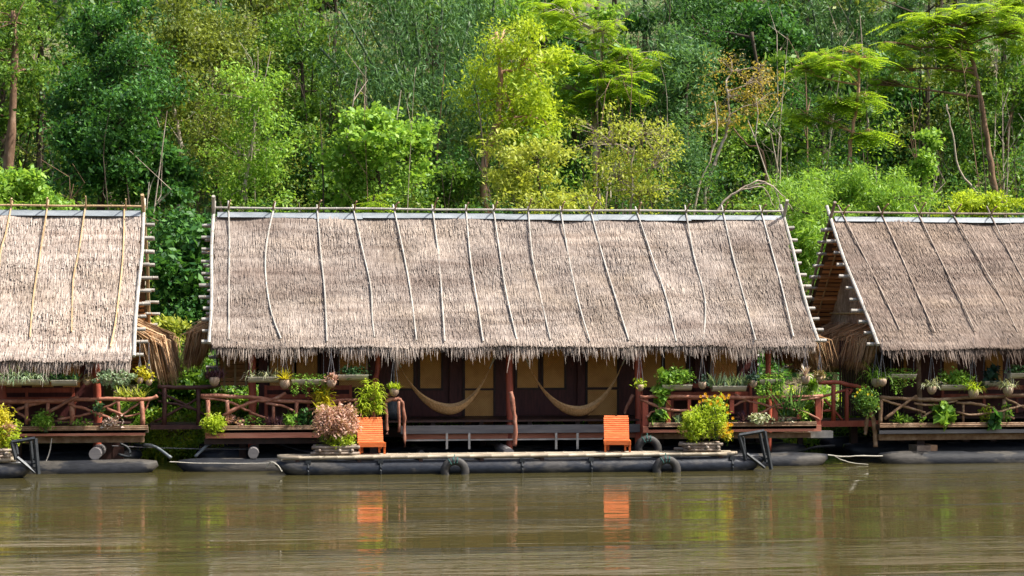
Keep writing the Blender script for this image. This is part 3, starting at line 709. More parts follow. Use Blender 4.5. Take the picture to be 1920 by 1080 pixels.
wallbox(lef, 'plank_wall', (LX1 - .86, 47.6, 2.2), (.04, 1.46, 1.2), 'wood_wall'); wallbox(lef, 'room_floor', ((LX0 + LX1) / 2, 47.6, DZ - .03), ((LX1 - LX0) / 2 - .85, 1.5, .03), 'wood_dark')
wallbox(lef, 'plank_wall', ((LX0 + LX1) / 2, 49.1, 1.9), ((LX1 - LX0) / 2 - .85, .04, .9), 'wood_wall')
for a, b in ((8, 40), (60, 100), (118, 150)): hbox('woven_panel', wl, a, 655, b, 726, WY - .012, .02, 'woven_panel')
for px in (182, 5):
    p = A(px, 740, 44.35); obj('veranda_post', branch([(p.x, 44.35, .3), (p.x + .02, 44.35, 1.2), (p.x - .02, 44.35, 2.2), (p.x, 44.35, 3.2)], .09, .08, 8, .01), 'wood_red', lef, smooth=True)
hbox('fascia', lef, -160, 805, 272, 818, YF - .12, .05, 'wood_fascia'); hbox('edge_beam', lef, -160, 819, 270, 831, YF + .1, .14, 'wood_brown')
zt = A(150, 798, YF).z; planter_box(lef, A(-160, 800, YF).x, A(278, 800, YF).x, YF, zt)
rails(lef, [([(-150, 758), (-60, 756), (0, 752), (100, 752), (200, 748), (270, 749), (295, 742)], .058), ([(30, 769), (60, 759), (100, 749)], .045), ([(15, 757), (35, 775), (58, 789)], .035), ([(75, 784), (110, 762), (146, 742)], .042),
            ([(128, 757), (160, 767), (190, 778), (212, 787)], .042), ([(108, 786), (150, 780), (176, 773)], .035), ([(188, 769), (225, 750)], .038), ([(200, 766), (230, 778)], .038), ([(220, 784), (243, 768), (264, 752)], .03), ([(232, 781), (262, 776), (272, 770), (280, 750)], .026)],
      [(6, 755, 796, 8), (50, 755, 796, 8), (90, 755, 792, 7), (135, 744, 796, 9), (222, 753, 784, 8), (266, 752, 800, 9)], YF, 'wood_branch')
logend(lef, 178, 851, .13)
float_pipe(lef, LX0, A(295, 875, 43.0).x, 43.1, .03, .24, 'float_muddy', tips=(False, True))
for y in (45.2, 47.2, 49.0): float_pipe(lef, LX0, LX1 + .1, y, .10, .26, 'float_plastic', tips=(False, True))
for px in (30, 200, 222):
    p = A(px, 830, 44.7); m = MB(); m.box((p.x, 44.7, .5), (.12, .12, .42)); obj('pile', m, 'wood_dark', lef)
obj('mooring_strut', branch([A(270, 834, 44), A(292, 838, 43.8), A(320, 858, 43.4)], .035, .035, 8, 0), 'pipe_grey', lef, smooth=True)
obj('mooring_strut', branch([A(225, 832, 44), A(240, 840, 44), A(244, 856, 44), A(222, 852, 44)], .03, .03, 8, 0), 'metal_black', lef, smooth=True)
obj('loose_rope', branch([A(97, 822, 43.5), A(92, 850, 43.4), A(84, 870, 43.2), (A(84, 872, 43.2))], .012, .012, 5, .004), 'rope', lef)

slat_wall(lef, 236, 290, 650, 708, 46.6)
# ---- hut at the right
RX0, RX1 = 13.86, 24.0
rig = thing('floating_hut', 'thatched floating hut at the right with open brown gable end and weathered veranda post', 'hut', (18, 47.3, 0))
RT, RFR, RBK = (47.3, 5.72), (43.4, 2.62), (51.3, 1.9)
roof(rig, RX0, RX1, RT, RFR, RBK, 'thatch_tan', 'bamboo_log', [[(1571, 385), (1625, 490), (1655, 550), (1688, 620)], [(1646, 387), (1685, 470), (1720, 550), (1753, 623)], [(1714, 385), (1765, 490), (1800, 560), (1828, 621)], [(1778, 387), (1835, 485), (1875, 555), (1908, 623)],
      [(1850, 387), (1890, 470), (1925, 535), (1975, 623)], [(1925, 387), (1965, 470), (2000, 535), (2050, 623)]],   .020, (-1,), over=.27, straw=105)
gable(rig, RX0 + .62, RT, RFR, RBK, 1); skirt(rig, (RX0 + .58, 44.5, 3.0), (RX0 + .58, 50.2, 3.0), (-.95, 0, 0), 1.05, 6500)
deck(rig, RX0 + .35, RX1, 44.25, 46.3)
wl = wallbox(rig, 'panelled_wall', ((RX0 + RX1) / 2 + .5, WY + .15, 2.3), ((RX1 - RX0) / 2 - .6, .04, 1.3), 'wood_wall')
wallbox(rig, 'plank_wall', (RX0 + 1.0, 48, 2.2), (.04, 1.7, 1.2), 'wood_wall'); wallbox(rig, 'room_floor', ((RX0 + RX1) / 2 + .5, 47.8, DZ - .03), ((RX1 - RX0) / 2 - .6, 1.5, .03), 'wood_dark')
wallbox(rig, 'plank_wall', ((RX0 + RX1) / 2 + .5, 49.6, 1.9), ((RX1 - RX0) / 2 - .6, .04, .9), 'wood_wall')
for a, b in ((1668, 1700), (1770, 1795), (1848, 1880)): hbox('woven_panel', wl, a, 655, b, 722, WY + .09, .02, 'woven_panel')
for i in range(26):          # dark bamboo screen at the near end
    x = RX0 - .2 + i * .062; obj('screen_bamboo', bamboo([(x, 46.0, .95), (x, 46.0, 2.75)], .026, .45, 6), 'wood_dark', rig)
p = A(1724, 740, 44.35); obj('veranda_post', branch([(p.x, 44.35, .3), (p.x + .01, 44.35, 1.2), (p.x - .02, 44.35, 2.2), (p.x - .01, 44.35, 3.2)], .06, .055, 8, .008), 'wood_brown', rig, smooth=True)
hbox('fascia', rig, 1649, 801, 2060, 812, YF - .12, .05, 'wood_grey'); hbox('edge_beam', rig, 1649, 813, 2060, 824, YF + .1, .14, 'wood_brown')
zt = A(1780, 792, YF).z; planter_box(rig, A(1646, 795, YF).x, A(2060, 795, YF).x, YF, zt)
rails(rig, [([(1648, 745), (1700, 748), (1760, 750), (1830, 745), (1920, 742), (2000, 744)], .052), ([(1650, 748), (1680, 757), (1735, 774)], .038), ([(1659, 786), (1690, 762), (1719, 742)], .045), ([(1714, 756), (1760, 760), (1795, 750)], .03),
            ([(1793, 755), (1830, 757), (1860, 765), (1878, 776), (1902, 785)], .038), ([(1728, 783), (1748, 771)], .035), ([(1793, 773), (1830, 778), (1880, 770), (1925, 760), (1980, 765)], .034), ([(1884, 746), (1920, 764)], .032)],
      [(1652, 750, 796, 8), (1806, 754, 792, 5), (1883, 748, 788, 7), (1945, 748, 792, 7)], YF, 'wood_brown')
obj('prop_leg', branch([A(1622, 745, 43.8), A(1634, 775, 43.8), A(1640, 805, 43.8), A(1642, 838, 43.8)], .05, .055, 7, .01), 'wood_brown', rig, smooth=True)
obj('prop_leg', branch([A(1628, 770, 43.9), A(1624, 800, 43.9), A(1622, 815, 43.9)], .05, .04, 7, .01), 'wood_brown', rig, smooth=True)
p = A(1735, 845, 43.6); m = MB(); m.box((p.x - .05, 43.85, p.z), (.16, .3, .115)); obj('float_block', m, 'bamboo_log', rig); m = MB(); m.box((p.x + .2, 43.88, p.z + .005), (.08, .3, .12)); obj('float_block', m, 'wood_brown', rig)
m = MB(); m.box((p.x, 44.0, p.z + .25), (.09, .09, .18)); obj('pile', m, 'wood_dark', rig)
for px in (1600, 1690, 1810, 1860):
    p = A(px, 830, 45.4); m = MB(); m.box((p.x, 45.4, .5), (.08, .08, .42)); obj('pile', m, 'wood_dark', rig)
float_pipe(rig, A(1650, 865, 43.4).x, RX1, 43.5, .02, .24, 'float_muddy', tips=(True, False))
for y in (45.4, 47.4, 49.4): float_pipe(rig, RX0 - .3, RX1, y, .10, .26, 'float_plastic', tips=(True, False))

# ---- footbridges with dark rails between the huts
def footbridge(label, xa, xb, pxs, mat, top, posts, braces, beam, Y=44.6):
    t = thing('footbridge', label, 'footbridge', ((xa + xb) / 2, Y, .9))
    obj('top_rail', branch([A(px, py, Y) for px, py in top], .05, .045, 7, .012), mat, t, smooth=True)
    for px, a, b in posts: obj('rail_post', branch([A(px, a, Y), A(px, b, Y)], .05, .05, 7, .006, 3), mat, t, smooth=True)
    for br in braces: obj('brace', branch([A(px, py, Y + .04) for px, py in br], .03, .028, 7, .01), mat, t, smooth=True)
    hbox('edge_beam', t, *beam, Y - .06, .1, mat)
    for i in range(3): m = MB(); m.box(((xa + xb) / 2, Y + .15 + i * .2, A(beam[0], beam[1], Y).z + .012), ((xb - xa) / 2, .095, .02)); obj('walk_plank', m, 'wood_dark', t)
M['bridge_wood'] = surf('bridge_wood', [(.3, (.035, .014, .012)), (.7, (.12, .05, .04))], 6, rough=.6)
footbridge('dark footbridge with crossed braces joining the left and middle huts', A(280, 800, 44.6).x, A(400, 800, 44.6).x, 0, 'bridge_wood', [(296, 725), (340, 727), (400, 724), (412, 721)], [(308, 728, 800), (372, 730, 800)],
           [[(296, 735), (335, 752), (385, 778)], [(375, 745), (340, 765), (290, 790)], [(296, 752), (330, 758), (375, 770)]], (282, 797, 388, 805))
footbridge('shaded footbridge with crooked rails joining the middle and right huts', A(1535, 800, 44.6).x, A(1655, 800, 44.6).x, 0, 'wood_red', [(1535, 718), (1570, 717), (1600, 724), (1625, 726)], [(1563, 722, 790), (1588, 728, 800)],
           [[(1540, 744), (1560, 738), (1598, 729)], [(1545, 748), (1560, 765), (1580, 788)], [(1540, 770), (1560, 770)], [(1598, 729), (1590, 740)]], (1540, 789, 1655, 800))

# ------------------------------------------------------------------ docks
dock = thing('floating_dock', 'narrow bamboo floating dock on black pipes with two orange chairs', 'dock', (5, 42.4, 0))
DX0, DX1 = A(522, 860, 42).x, A(1385, 860, 42).x
DTOP = A(800, 853, 41.9).z
for i in range(8):
    y = 41.95 + i * .1; e0, e1 = random.uniform(-.05, .1), random.uniform(-.25, .05); zz = DTOP - .05 + random.uniform(-.006, .006)
    e1 -= .1 if i < 2 else 0
    obj('deck_bamboo', bamboo([(DX0 + e0, y, zz), ((DX0 + DX1) / 2, y + random.uniform(-.01, .01), zz + random.uniform(-.008, .008)), (DX1 + e1, y, zz)], .040, .42, 8), 'bamboo_deck', dock, smooth=True)
float_pipe(dock, A(517, 872, 42).x, A(1432, 872, 42).x, 42.05, .085, .205, 'float_plastic'); float_pipe(dock, A(530, 872, 43).x, A(1420, 872, 43).x, 42.85, .085, .205, 'float_plastic')
for px in (578, 714, 980, 1110, 1375):
    p = A(px, 870, 41.8); m = MB()
    m.tube([(p.x, 42.05 + .215 * math.cos(a), .085 + .215 * math.sin(a)) for a in [R(90 + 18 * k) for k in range(-2, 8)]], .022, 6); m.box((p.x, 41.93, .27), (.055, .06, .035)); obj('pipe_clamp', m, 'metal_black', dock)
for i in range(8):
    x = DX0 + .4 + (DX1 - DX0 - .8) * i / 7; m = MB(); m.box((x, 42.45, DTOP - .12), (.04, .5, .03)); obj('cross_beam', m, 'wood_dark', dock)
def ladder_frame(root, pts, Y):
    """steel boarding frame standing at a dock end: two uprights, a top and a diagonal"""
    (tlx, tly), (trx, try_), (blx, bly), (brx, bry) = pts
    fr = bpy.data.objects.new('boarding_frame', None); COL.objects.link(fr); fr.parent = root
    def bar(a, b, r=.032, y0=Y, y1=Y): m = MB(); m.tube([A(*a, y0), A(*b, y1)], r, 4); obj('frame_bar', m, 'metal_black', fr)
    bar((tlx, tly), (trx, try_), .04); bar((tlx, tly), (blx, bly), .04); bar((trx, try_), (brx, bry), .045)
    bar((trx - 9, try_ + 2), (brx - 10, bry - 14), .035, Y + .12, Y + .1); bar((tlx + 8, tly + 5), (tlx + 11, bly - 10), .03, Y + .15, Y + .12); bar((tlx, tly), (tlx + 8, tly + 5), .03, Y, Y + .15)
    bar((blx + 2, (tly + bly) / 2 + 12), (blx + 36, bry - 3), .035)
    for k in range(3): bar((brx - 10, bry - 12 - k * 8), (brx - 1, bry - 12 - k * 8), .018, Y + .06, Y)
ladder_frame(dock, [(1386, 816), (1433, 808), (1398, 862), (1446, 880)], 41.9)
dl = thing('floating_dock', 'end of a black pipe dock with steel frame at the left edge', 'dock', (-6, 42.2, 0))
float_pipe(dl, -10, A(62, 878, 41.9).x, 42.0, .085, .21, 'float_plastic', tips=(False, True)); float_pipe(dl, -10, A(50, 872, 42.8).x, 42.85, .085, .21, 'float_plastic', tips=(False, True))
for i in range(10):
    y = 41.95 + i * .1; obj('deck_bamboo', bamboo([(-10, y, DTOP - .05), (A(18, 860, 42).x + random.uniform(-.1, .1), y, DTOP - .05 + random.uniform(-.006, .006))], .047, .42, 8), 'bamboo_deck', dl, smooth=True)
ladder_frame(dl, [(22, 829), (66, 822), (30, 862), (72, 889)], 41.85)

# ---- tyres hung as fenders
def tyre(label, px, py, r, Y, tilt=0):
    p = A(px, py, Y); t = thing('tyre_fender', label, 'tyre', (p.x, Y, p.z), 'old tyres used as fenders'); m = MB(); n = 28; prof = [(r * .46, -.07), (r * .6, -.10), (r * .9, -.09), (r, -.055), (r * 1.01, 0), (r, .055), (r * .9, .09), (r * .6, .10), (r * .46, .07)]
    i0 = 0
    for (rr, yy) in prof:
        for k in range(n):
            a = 2 * math.pi * k / n; g = 1.0 + (.012 if k % 2 and rr > r * .95 else 0); m.v.append((p.x + rr * g * math.cos(a), Y + yy, p.z + rr * g * math.sin(a)))
    for j in range(len(prof)):
        for k in range(n): j2 = (j + 1) % len(prof); m.f.append((j * n + k, j * n + (k + 1) % n, j2 * n + (k + 1) % n, j2 * n + k))
    obj('tyre_body', m, 'rubber', t, smooth=True)
    for a0 in (80, 98, 118):
        m = MB(); a = R(a0); c = Vector((p.x + r * .74 * math.cos(a), Y, p.z + r * .74 * math.sin(a)))
        m.tube([c + Vector((math.cos(a) * .27 * math.cos(b) * r, .12 * math.sin(b), math.sin(a) * .27 * math.cos(b) * r)) for b in [2 * math.pi * k / 10 for k in range(11)]], .012, 5); obj('lashing', m, 'green_rope', t)
    m = MB(); m.tube([(p.x, Y, p.z + r * .9), (p.x, Y + .12, p.z + r * 1.15)], .012, 5); obj('hanger', m, 'green_rope', t)
tyre('old black tyre fender on the dock front, between the orange chairs', 853, 884, .30, 41.70)
tyre('old black tyre fender on the dock front below the orange flowering shrub', 1250, 881, .30, 41.70)
tyre('dusty grey tyre standing behind the dock beside an orange chair', 1215, 842, .30, 43.35)

# ---- orange slatted deck chairs
def chair(label, px, pyb, Y, rz, w=.55):
    p = A(px, pyb, Y); o = Vector((0, 0, 0)); t = thing('deck_chair', label, 'chair', o, 'orange slatted deck chairs')
    def sl(name, c, h, rx=0): m = MB(); m.box(c, h, 0, rx); return obj(name, m, 'orange_paint', t)
    hw = w / 2
    for i in range(6): sl('seat_slat', (0, .06 + i * .085, .235 + .0 - i * .012), (hw + .012, .036, .011))
    sl('apron', (0, .0, .20), (hw + .015, .014, .045)); sl('side_rail', (-hw, .3, .19), (.016, .32, .04)); sl('side_rail', (hw, .3, .19), (.016, .32, .04))
    a = R(34); n = 12; L = .64
    for i in range(n):
        s = .03 + L * (i + .5) / n; h = L / n * .37; m = MB(); c = (0, .50 + s * math.sin(a), .19 + s * math.cos(a)); m.box(c, (hw, .011, h), 0, -a)
        if i == n - 1:
            m = MB(); m.box((-hw * .52, c[1], c[2]), (hw * .44, .011, h), 0, -a); m.box((hw * .52, c[1], c[2]), (hw * .44, .011, h), 0, -a); m.box((0, c[1] - .004, c[2] - .008), (hw * .1, .011, h * .6), 0, -a)
        obj('back_slat', m, 'orange_paint', t)
    for sx in (-1, 1):
        m = MB(); c = (sx * (hw - .07), .52 + L * .5 * math.sin(a), .19 + L * .5 * math.cos(a)); m.box(c, (.018, .016, L * .5), 0, -a); obj('back_stile', m, 'orange_paint', t)
        m = MB(); m.box((sx * (hw - .01), .03, .08), (.022, .022, .08)); obj('leg', m, 'orange_paint', t)
        m = MB(); m.box((sx * (hw - .09), .5, .10), (.022, .022, .10)); obj('leg', m, 'orange_paint', t)
        m = MB(); m.tube([(sx * (hw - .05), .55, .08), (sx * (hw - .05), .80, .52)], .016, 4); obj('back_prop', m, 'orange_paint', t)
    t.location = (p.x, Y, DTOP); t.rotation_euler = (0, 0, rz); t.scale = (1, 1, 1)
chair('orange slatted wooden chair beside the pink leafy bush on the dock', 698, 850, 42.25, R(1))
chair('orange slatted wooden chair in front of the dark tyre and red post', 1158, 848, 42.25, R(-8))

# ---- hammocks
def hammock(label, a, low, b, Y, th):
    t = thing('hammock', label, 'hammock', A(*low, Y), 'rope hammocks on the veranda'); P0, P1, P2 = A(*a, Y), A(*low, Y), A(*b, Y); m = MB(); N, K = 36, 8
    # parabola-like sag through the low point
    def cu(s):
        x = P0.x + (P2.x - P0.x) * s; sl = (P1.x - P0.x) / (P2.x - P0.x)
        f = (1 - ((s - sl) / (sl if s < sl else 1 - sl)) ** 2); ztop = P0.z + (P2.z - P0.z) * s
        f = f ** .92 if f > 0 else 0
        return Vector((x, Y, ztop + (P1.z - (P0.z + (P2.z - P0.z) * sl)) * f))
    for i in range(N + 1):
        s = i / N; c = cu(s); e = math.sin(math.pi * s) ** 1.1; h = .03 + th * e; w = .03 + .17 * e
        for k in range(K + 1):
            u = k / K * 2 - 1; m.v.append((c.x, Y + w * u, c.z + h * (abs(u) ** 1.6) * (1.0 if u > 0 else .78)))
    for i in range(N):
        for k in range(K): q = i * (K + 1) + k; m.f.append((q, q + 1, q + K + 2, q + K + 1))
    obj('net', m, 'net', t, smooth=True)
    for p, dx in ((P0, -.25), (P2, .22)):
        mm = MB(); mm.tube([p + Vector((0, 0, .01)), p + Vector((dx, -.2, .55))], .02, 5); obj('rope', mm, 'rope', t)
hammock('woven tan hammock on the veranda left of the central red post', (752, 690), (842, 778), (918, 692), 44.6, .22)
hammock('woven tan hammock on the veranda right of the central red post', (993, 688), (1085, 781), (1166, 686), 44.6, .20)

bench('dark red bench behind the left railing of the middle hut', 496, 660, 722, 790, 45.3)
bench('dark red bench behind the right railing of the middle hut', 1258, 1410, 718, 785, 45.3)
bench('reddish bench on the left hut veranda', -40, 140, 727, 792, 45.2)
bench('brown bench on the right hut veranda behind hanging plants', 1765, 1925, 722, 785, 45.3)
m = MB(); p = A(736, 778, 44.6); m.lathe((p.x, 44.6, 1.02), [(.02, 0), (.2, .0), (.22, .2), (.2, .42), (.12, .5), (.01, .5)], 14); 
for i, v in enumerate(m.v): m.v[i] = (v[0] + .02 * math.sin(i * 1.7), v[1] + .02 * math.cos(i * 2.3), v[2] + .015 * math.sin(i * 3.1))
tag(obj('rubbish_sack', m, 'tarp', smooth=True), 'black plastic sack standing on deck beside the crooked rail end', 'sack')
p = A(1734, 657, 44.5); m = MB(); m.lathe((p.x, 44.5, p.z - .1), [(.02, 0), (.06, .01), (.065, .1), (.06, .19), (.02, .2)], 10); m.tube([(p.x, 44.5, p.z + .09), (p.x, 44.5, p.z + .45)], .006, 4); tag(obj('red_lantern', m, 'red_cloth', smooth=True), 'small red lantern hanging under the eave beside the weathered post', 'lantern')

# ---- ropes and cables
def line(name, label, pts, r, mat, cat='rope'): tag(obj(name, branch([A(*q) for q in pts], r, r, 5, .004, 5), mat), label, cat)
line('mooring_rope', 'pale mooring rope stretched low between the left float tip and the dock', [(318, 866, 42.9), (400, 869, 42.8), (512, 868, 42.4), (528, 862, 41.9)], .011, 'rope')
line('mooring_rope', 'frayed pale rope end dangling at the left tip of the bamboo dock', [(500, 878, 42.1), (508, 866, 42), (520, 872, 41.9), (529, 884, 41.85)], .015, 'rope')
line('mooring_rope', 'pale rope tied between the middle hut float and the right hut float', [(1552, 853, 43.2), (1580, 856, 43.2), (1610, 855, 43.2), (1655, 855, 43.3)], .016, 'rope')
line('mooring_rope', 'slack pale rope running down to the water beside the right float', [(1562, 853, 43.2), (1578, 862, 43.1), (1600, 868, 43.1), (1628, 871, 43)], .009, 'rope')
line('steel_cable', 'thin dark cable strung across the gap between left and middle huts', [(210, 836, 44), (300, 840, 44), (400, 842, 44), (480, 842, 44)], .009, 'cord', 'cable')
line('water_hose', 'dark drooping hose under the deck behind the pink leafy bush', [(500, 826, 44.6), (540, 838, 44.4), (580, 848, 44), (640, 850, 43.6)], .022, 'metal_black', 'hose')
line('water_hose', 'dark hose bundle lying behind the muddy float near the right footbridge', [(1440, 852, 44.2), (1490, 848, 44.2), (1530, 838, 44.2), (1565, 836, 44.3)], .03, 'metal_black', 'hose')

# ------------------------------------------------------------------ potted and hanging plants
def foliage(root, style, mat, cx, Y, zb, w, h, dens=1.0, name='foliage'):
    """w, h in metres; zb the height where the leaves start"""
    m = MB(); hw = w / 2; U = random.uniform
    if style == 'spider':                      # thin arching blades from a row of crowns
        for i in range(int(130 * dens * max(.5, w))):
            x = cx + U(-hw, hw) * .9; a = U(0, 6.28); el = U(.5, 1.4); d = (math.cos(a) * math.cos(el) * 1.1, math.sin(a) * math.cos(el), math.sin(el))
            m.blade((x, Y + U(-.06, .06), zb), d, h * U(1.1, 2.1), .024, U(1.5, 3.0), 4)
    elif style == 'rosette':                   # stiff pointed leaves from one or several hearts
        k = max(1, int(w / .45))
        for c in range(k):
            x0 = cx + (0 if k == 1 else -hw * .75 + 1.5 * hw * c / (k - 1))
            for i in range(int(34 * dens)):
                a = U(0, 6.28); el = U(.15, 1.45); d = (math.cos(a) * math.cos(el), math.sin(a) * math.cos(el), math.sin(el))
                m.blade((x0 + U(-.02, .02), Y, zb), d, min(h * 1.05, max(.3, hw)) * U(.75, 1.15), .05, U(.4, 1.1), 3)
    elif style == 'sword':                     # thick upright short swords, a row of them
        for i in range(int(150 * dens * w)):
            x = cx + U(-hw, hw); a = U(0, 6.28); el = U(.55, 1.4); d = (math.cos(a) * math.cos(el), math.sin(a) * math.cos(el), math.sin(el))
            m.blade((x, Y + U(-.08, .08), zb + U(-.08, .12) * h), d, h * U(.75, 1.25), .045, U(.3, .9), 3)
    elif style in ('leafy', 'bush', 'cushion', 'croton', 'bigleaf'):
        L, asp, n = {'leafy': (.075, .55, 520), 'bush': (.072, .40, 1500), 'cushion': (.045, .5, 2600), 'croton': (.17, .22, 420), 'bigleaf': (.20, .7, 60)}[style]
        n = int(n * dens * max(.25, (w * h) / .35)); c = (cx, Y, zb + h * .5); r = (hw, min(hw, h * .6, .4), h * .5)
        sh = .9 if style == 'cushion' else .25
        C = clumps(c, r, max(6, n // 9), sh); P = np.repeat(C, 9, axis=0) + rng.normal(size=(len(C) * 9, 3)) * (.05 if style != 'cushion' else .018)
        V, Q = leafquads(P, L, asp, (0, 0, .35 if style in ('croton',) else -.15), (0, -.2, .9)); o = npobj(name, V, Q, mat, root)
        if style in ('croton', 'bigleaf', 'bush'):
            s = MB()
            for q in C[rng.choice(len(C), min(len(C), 16))]: s.tube([(cx + U(-.1, .1) * w, Y, zb - .03), ((cx + q[0]) / 2, (Y + q[1]) / 2, zb + (q[2] - zb) * .6), tuple(q)], [.009, .007, .004], 4, False)
            obj('stem', s, 'culm', root)
        return o
    elif style == 'trail':                     # hanging strings of leaves
        for i in range(int(16 * dens * max(.6, w) / .6)):
            x = cx + U(-hw, hw); l = h * (U(.25, .6) if random.random() < .6 else U(.7, 1.0)); y = Y - U(.05, .13); z = zb + .04
            for k in range(int(l / .025) + 4):
                a = U(0, 6.28); m.fan((x + .02 * math.sin(k * .5 + i), y, z), (math.cos(a), math.sin(a), -.4), U(.04, .075), .04, (0, -.4, 1)); z -= .024
        for i in range(int(130 * dens * w)):
            a = U(0, 6.28); m.fan((cx + U(-hw, hw), Y + U(-.1, .1), zb + U(0, .12)), (math.cos(a), math.sin(a), U(-.2, .8)), U(.05, .085), .045, (0, -.4, 1))
    elif style == 'palmy':                     # many stems with long drooping narrow leaves
        for i in range(int(15 * dens)):
            x, y = cx + U(-hw, hw) * .75, Y + U(-.15, .15); top = zb + h * U(.45, 1.0)
            for k in range(20):
                t = U(.15, 1); a = U(0, 6.28); z = zb + (top - zb) * t
                m.blade((x, y, z), (math.cos(a), math.sin(a), U(.1, .7)), U(.16, .28), .034, U(1.2, 2.2), 3)
    o = npobj(name, m.v, m.f, mat, root); return o
def pot(root, kind, cx, Y, ztop, w):
    m = MB(); U = random.uniform
    if kind == 'coconut':
        r = w / 2; m.lathe((cx, Y, ztop), [(.01, -r * 1.75), (r * .5, -r * 1.6), (r * .88, -r * 1.1), (r, -r * .55), (r * .93, 0), (r * .82, 0), (r * .8, -.03), (.01, -.03)], 14)
        o = obj('coconut_pot', m, 'coconut', root, smooth=True)
    elif kind == 'trough':
        h = .10; n = 10; k = 8
        prof = [(.13 * math.cos(R(180 + 180 * j / k)), .12 * math.sin(R(180 + 180 * j / k))) for j in range(k + 1)]
        for x in (cx - w / 2, cx + w / 2):
            for y, z in prof: m.v.append((x, Y + y, ztop + z))
        for j in range(k): m.f.append((j, j + 1, k + 2 + j, k + 1 + j))
        m.f.append(tuple(range(k + 1))); m.f.append(tuple(range(2 * k + 1, k, -1))); m.f.append((0, k + 1, 2 * k + 1, k))
        o = obj('trough', m, 'trough', root)
        for y in (-.132, .132): mm = MB(); mm.box((cx, Y + y, ztop), (w / 2 + .01, .008, .012)); obj('trough_rim', mm, 'trough', root)
    return o
GRP = 'hanging planters along the eaves'
def hang(label, px, py, w, kind, style, mat, hpx, Y=43.62, wf=None, rope=662, dens=1.0, name='hanging_planter', trailmat=None):
    """px, py: middle of the pot rim; w: pot width in pixels; hpx: height of the leaves above the rim (below it for trailing ones)"""
    s = mpp(px, Y); p = A(px, py, Y); t = thing(name, label, 'plant', p, GRP); pw = w * s; fw = (wf or w * 1.1) * s
    pot(t, kind, p.x, Y, p.z, pw)
    if style == 'trail': foliage(t, 'trail', mat, p.x, Y, p.z, fw, hpx * s, dens)
    else: foliage(t, style, mat, p.x, Y, p.z - (.16 if style == 'cushion' else .02), fw, hpx * s, dens)
    zt = A(px, rope, Y).z
    if kind == 'coconut':
        for dx, dy in ((-.45, 0), (.45, 0), (0, .4)):
            m = MB(); m.tube([(p.x + dx * pw, Y + dy * pw, p.z - .01), (p.x, Y, zt)], .0055, 4); obj('cord', m, 'cord', t)
        m = MB(); m.tube([(p.x, Y, zt), (p.x, Y, zt + .35)], .006, 4); obj('cord', m, 'cord', t)
    else:
        for dx in (-.46, .46):
            m = MB(); m.tube([(p.x + dx * pw, Y, p.z), (p.x + dx * pw, Y, zt + .3)], .0055, 4); obj('cord', m, 'cord', t)
    return t
# middle hut, left part
hang('trough of striped spider plant hanging beside the first red post of the middle hut', 494, 707, 57, 'trough', 'spider', 'leaf_cream', 18)
hang('bright yellow bromeliad in a coconut pot between two hanging troughs', 534, 712, 20, 'coconut', 'rosette', 'leaf_yellow', 28, 43.48, wf=42, dens=1.5)
hang('pale green vine trailing from a hanging trough behind the croton', 578, 712, 62, 'trough', 'trail', 'leaf_fresh', 30, dens=1.1)
hang('coconut pot of pinkish dry plant hanging above the yellow croton', 621, 712, 18, 'coconut', 'leafy', 'leaf_pink', 10, 43.45, wf=20, dens=1.6)
hang('trough of round blue-green leaves hanging beside the crooked inner post', 662, 703, 56, 'trough', 'leafy', 'leaf_bamboo', 13, dens=2.2)
hang('coconut pot of small lime rosettes hanging by the first hammock', 739, 728, 18, 'coconut', 'sword', 'leaf_lime', 13, 43.50, dens=3)
hang('coconut pot of dusky purple leaves hanging at the left end of the middle hut', 402, 707, 20, 'coconut', 'sword', 'leaf_purple', 20, 43.70, wf=34, dens=1.5)
# middle hut, right part
hang('nearly bare coconut pot hanging in front of the red post beside the second hammock', 1200, 721, 15, 'coconut', 'leafy', 'leaf_lime', 6, 43.50, dens=1)
hang('full light green leafy trough hanging over the right bench', 1268, 722, 56, 'trough', 'leafy', 'leaf_fresh', 32, 43.60, wf=72, dens=2.2)
hang('empty pale coconut pot hanging between two leafy troughs on the right', 1317, 716, 16, 'coconut', 'leafy', 'leaf_dark', 4, 43.50, dens=.6)
hang('small coconut pot beside the trough of dark sword leaves', 1335, 716, 12, 'coconut', 'sword', 'leaf_dark', 8, 43.80)
hang('trough of dark grey-green sword leaves with pale tips over the right railing', 1366, 724, 64, 'trough', 'sword', 'leaf_grey', 26, 43.60, dens=1.3)
hang('coconut pot of dark leaves tight beside the drooping light green fern', 1412, 713, 16, 'coconut', 'leafy', 'leaf_dark', 12, 43.50, wf=26, dens=1.5)
hang('drooping light green fern ball hanging before the last red post', 1442, 712, 40, 'trough', 'trail', 'leaf_fresh', 34, 43.60, wf=52, dens=3.2)
hang('pink and white spiky bromeliad in a pot at the right end of the middle hut', 1510, 705, 18, 'coconut', 'rosette', 'leaf_white_pink', 24, 43.45, wf=42, dens=1.3)
hang('small pale pot hanging just right of the pink and white bromeliad', 1537, 706, 12, 'coconut', 'leafy', 'leaf_dry', 8, 43.60, dens=1.2)
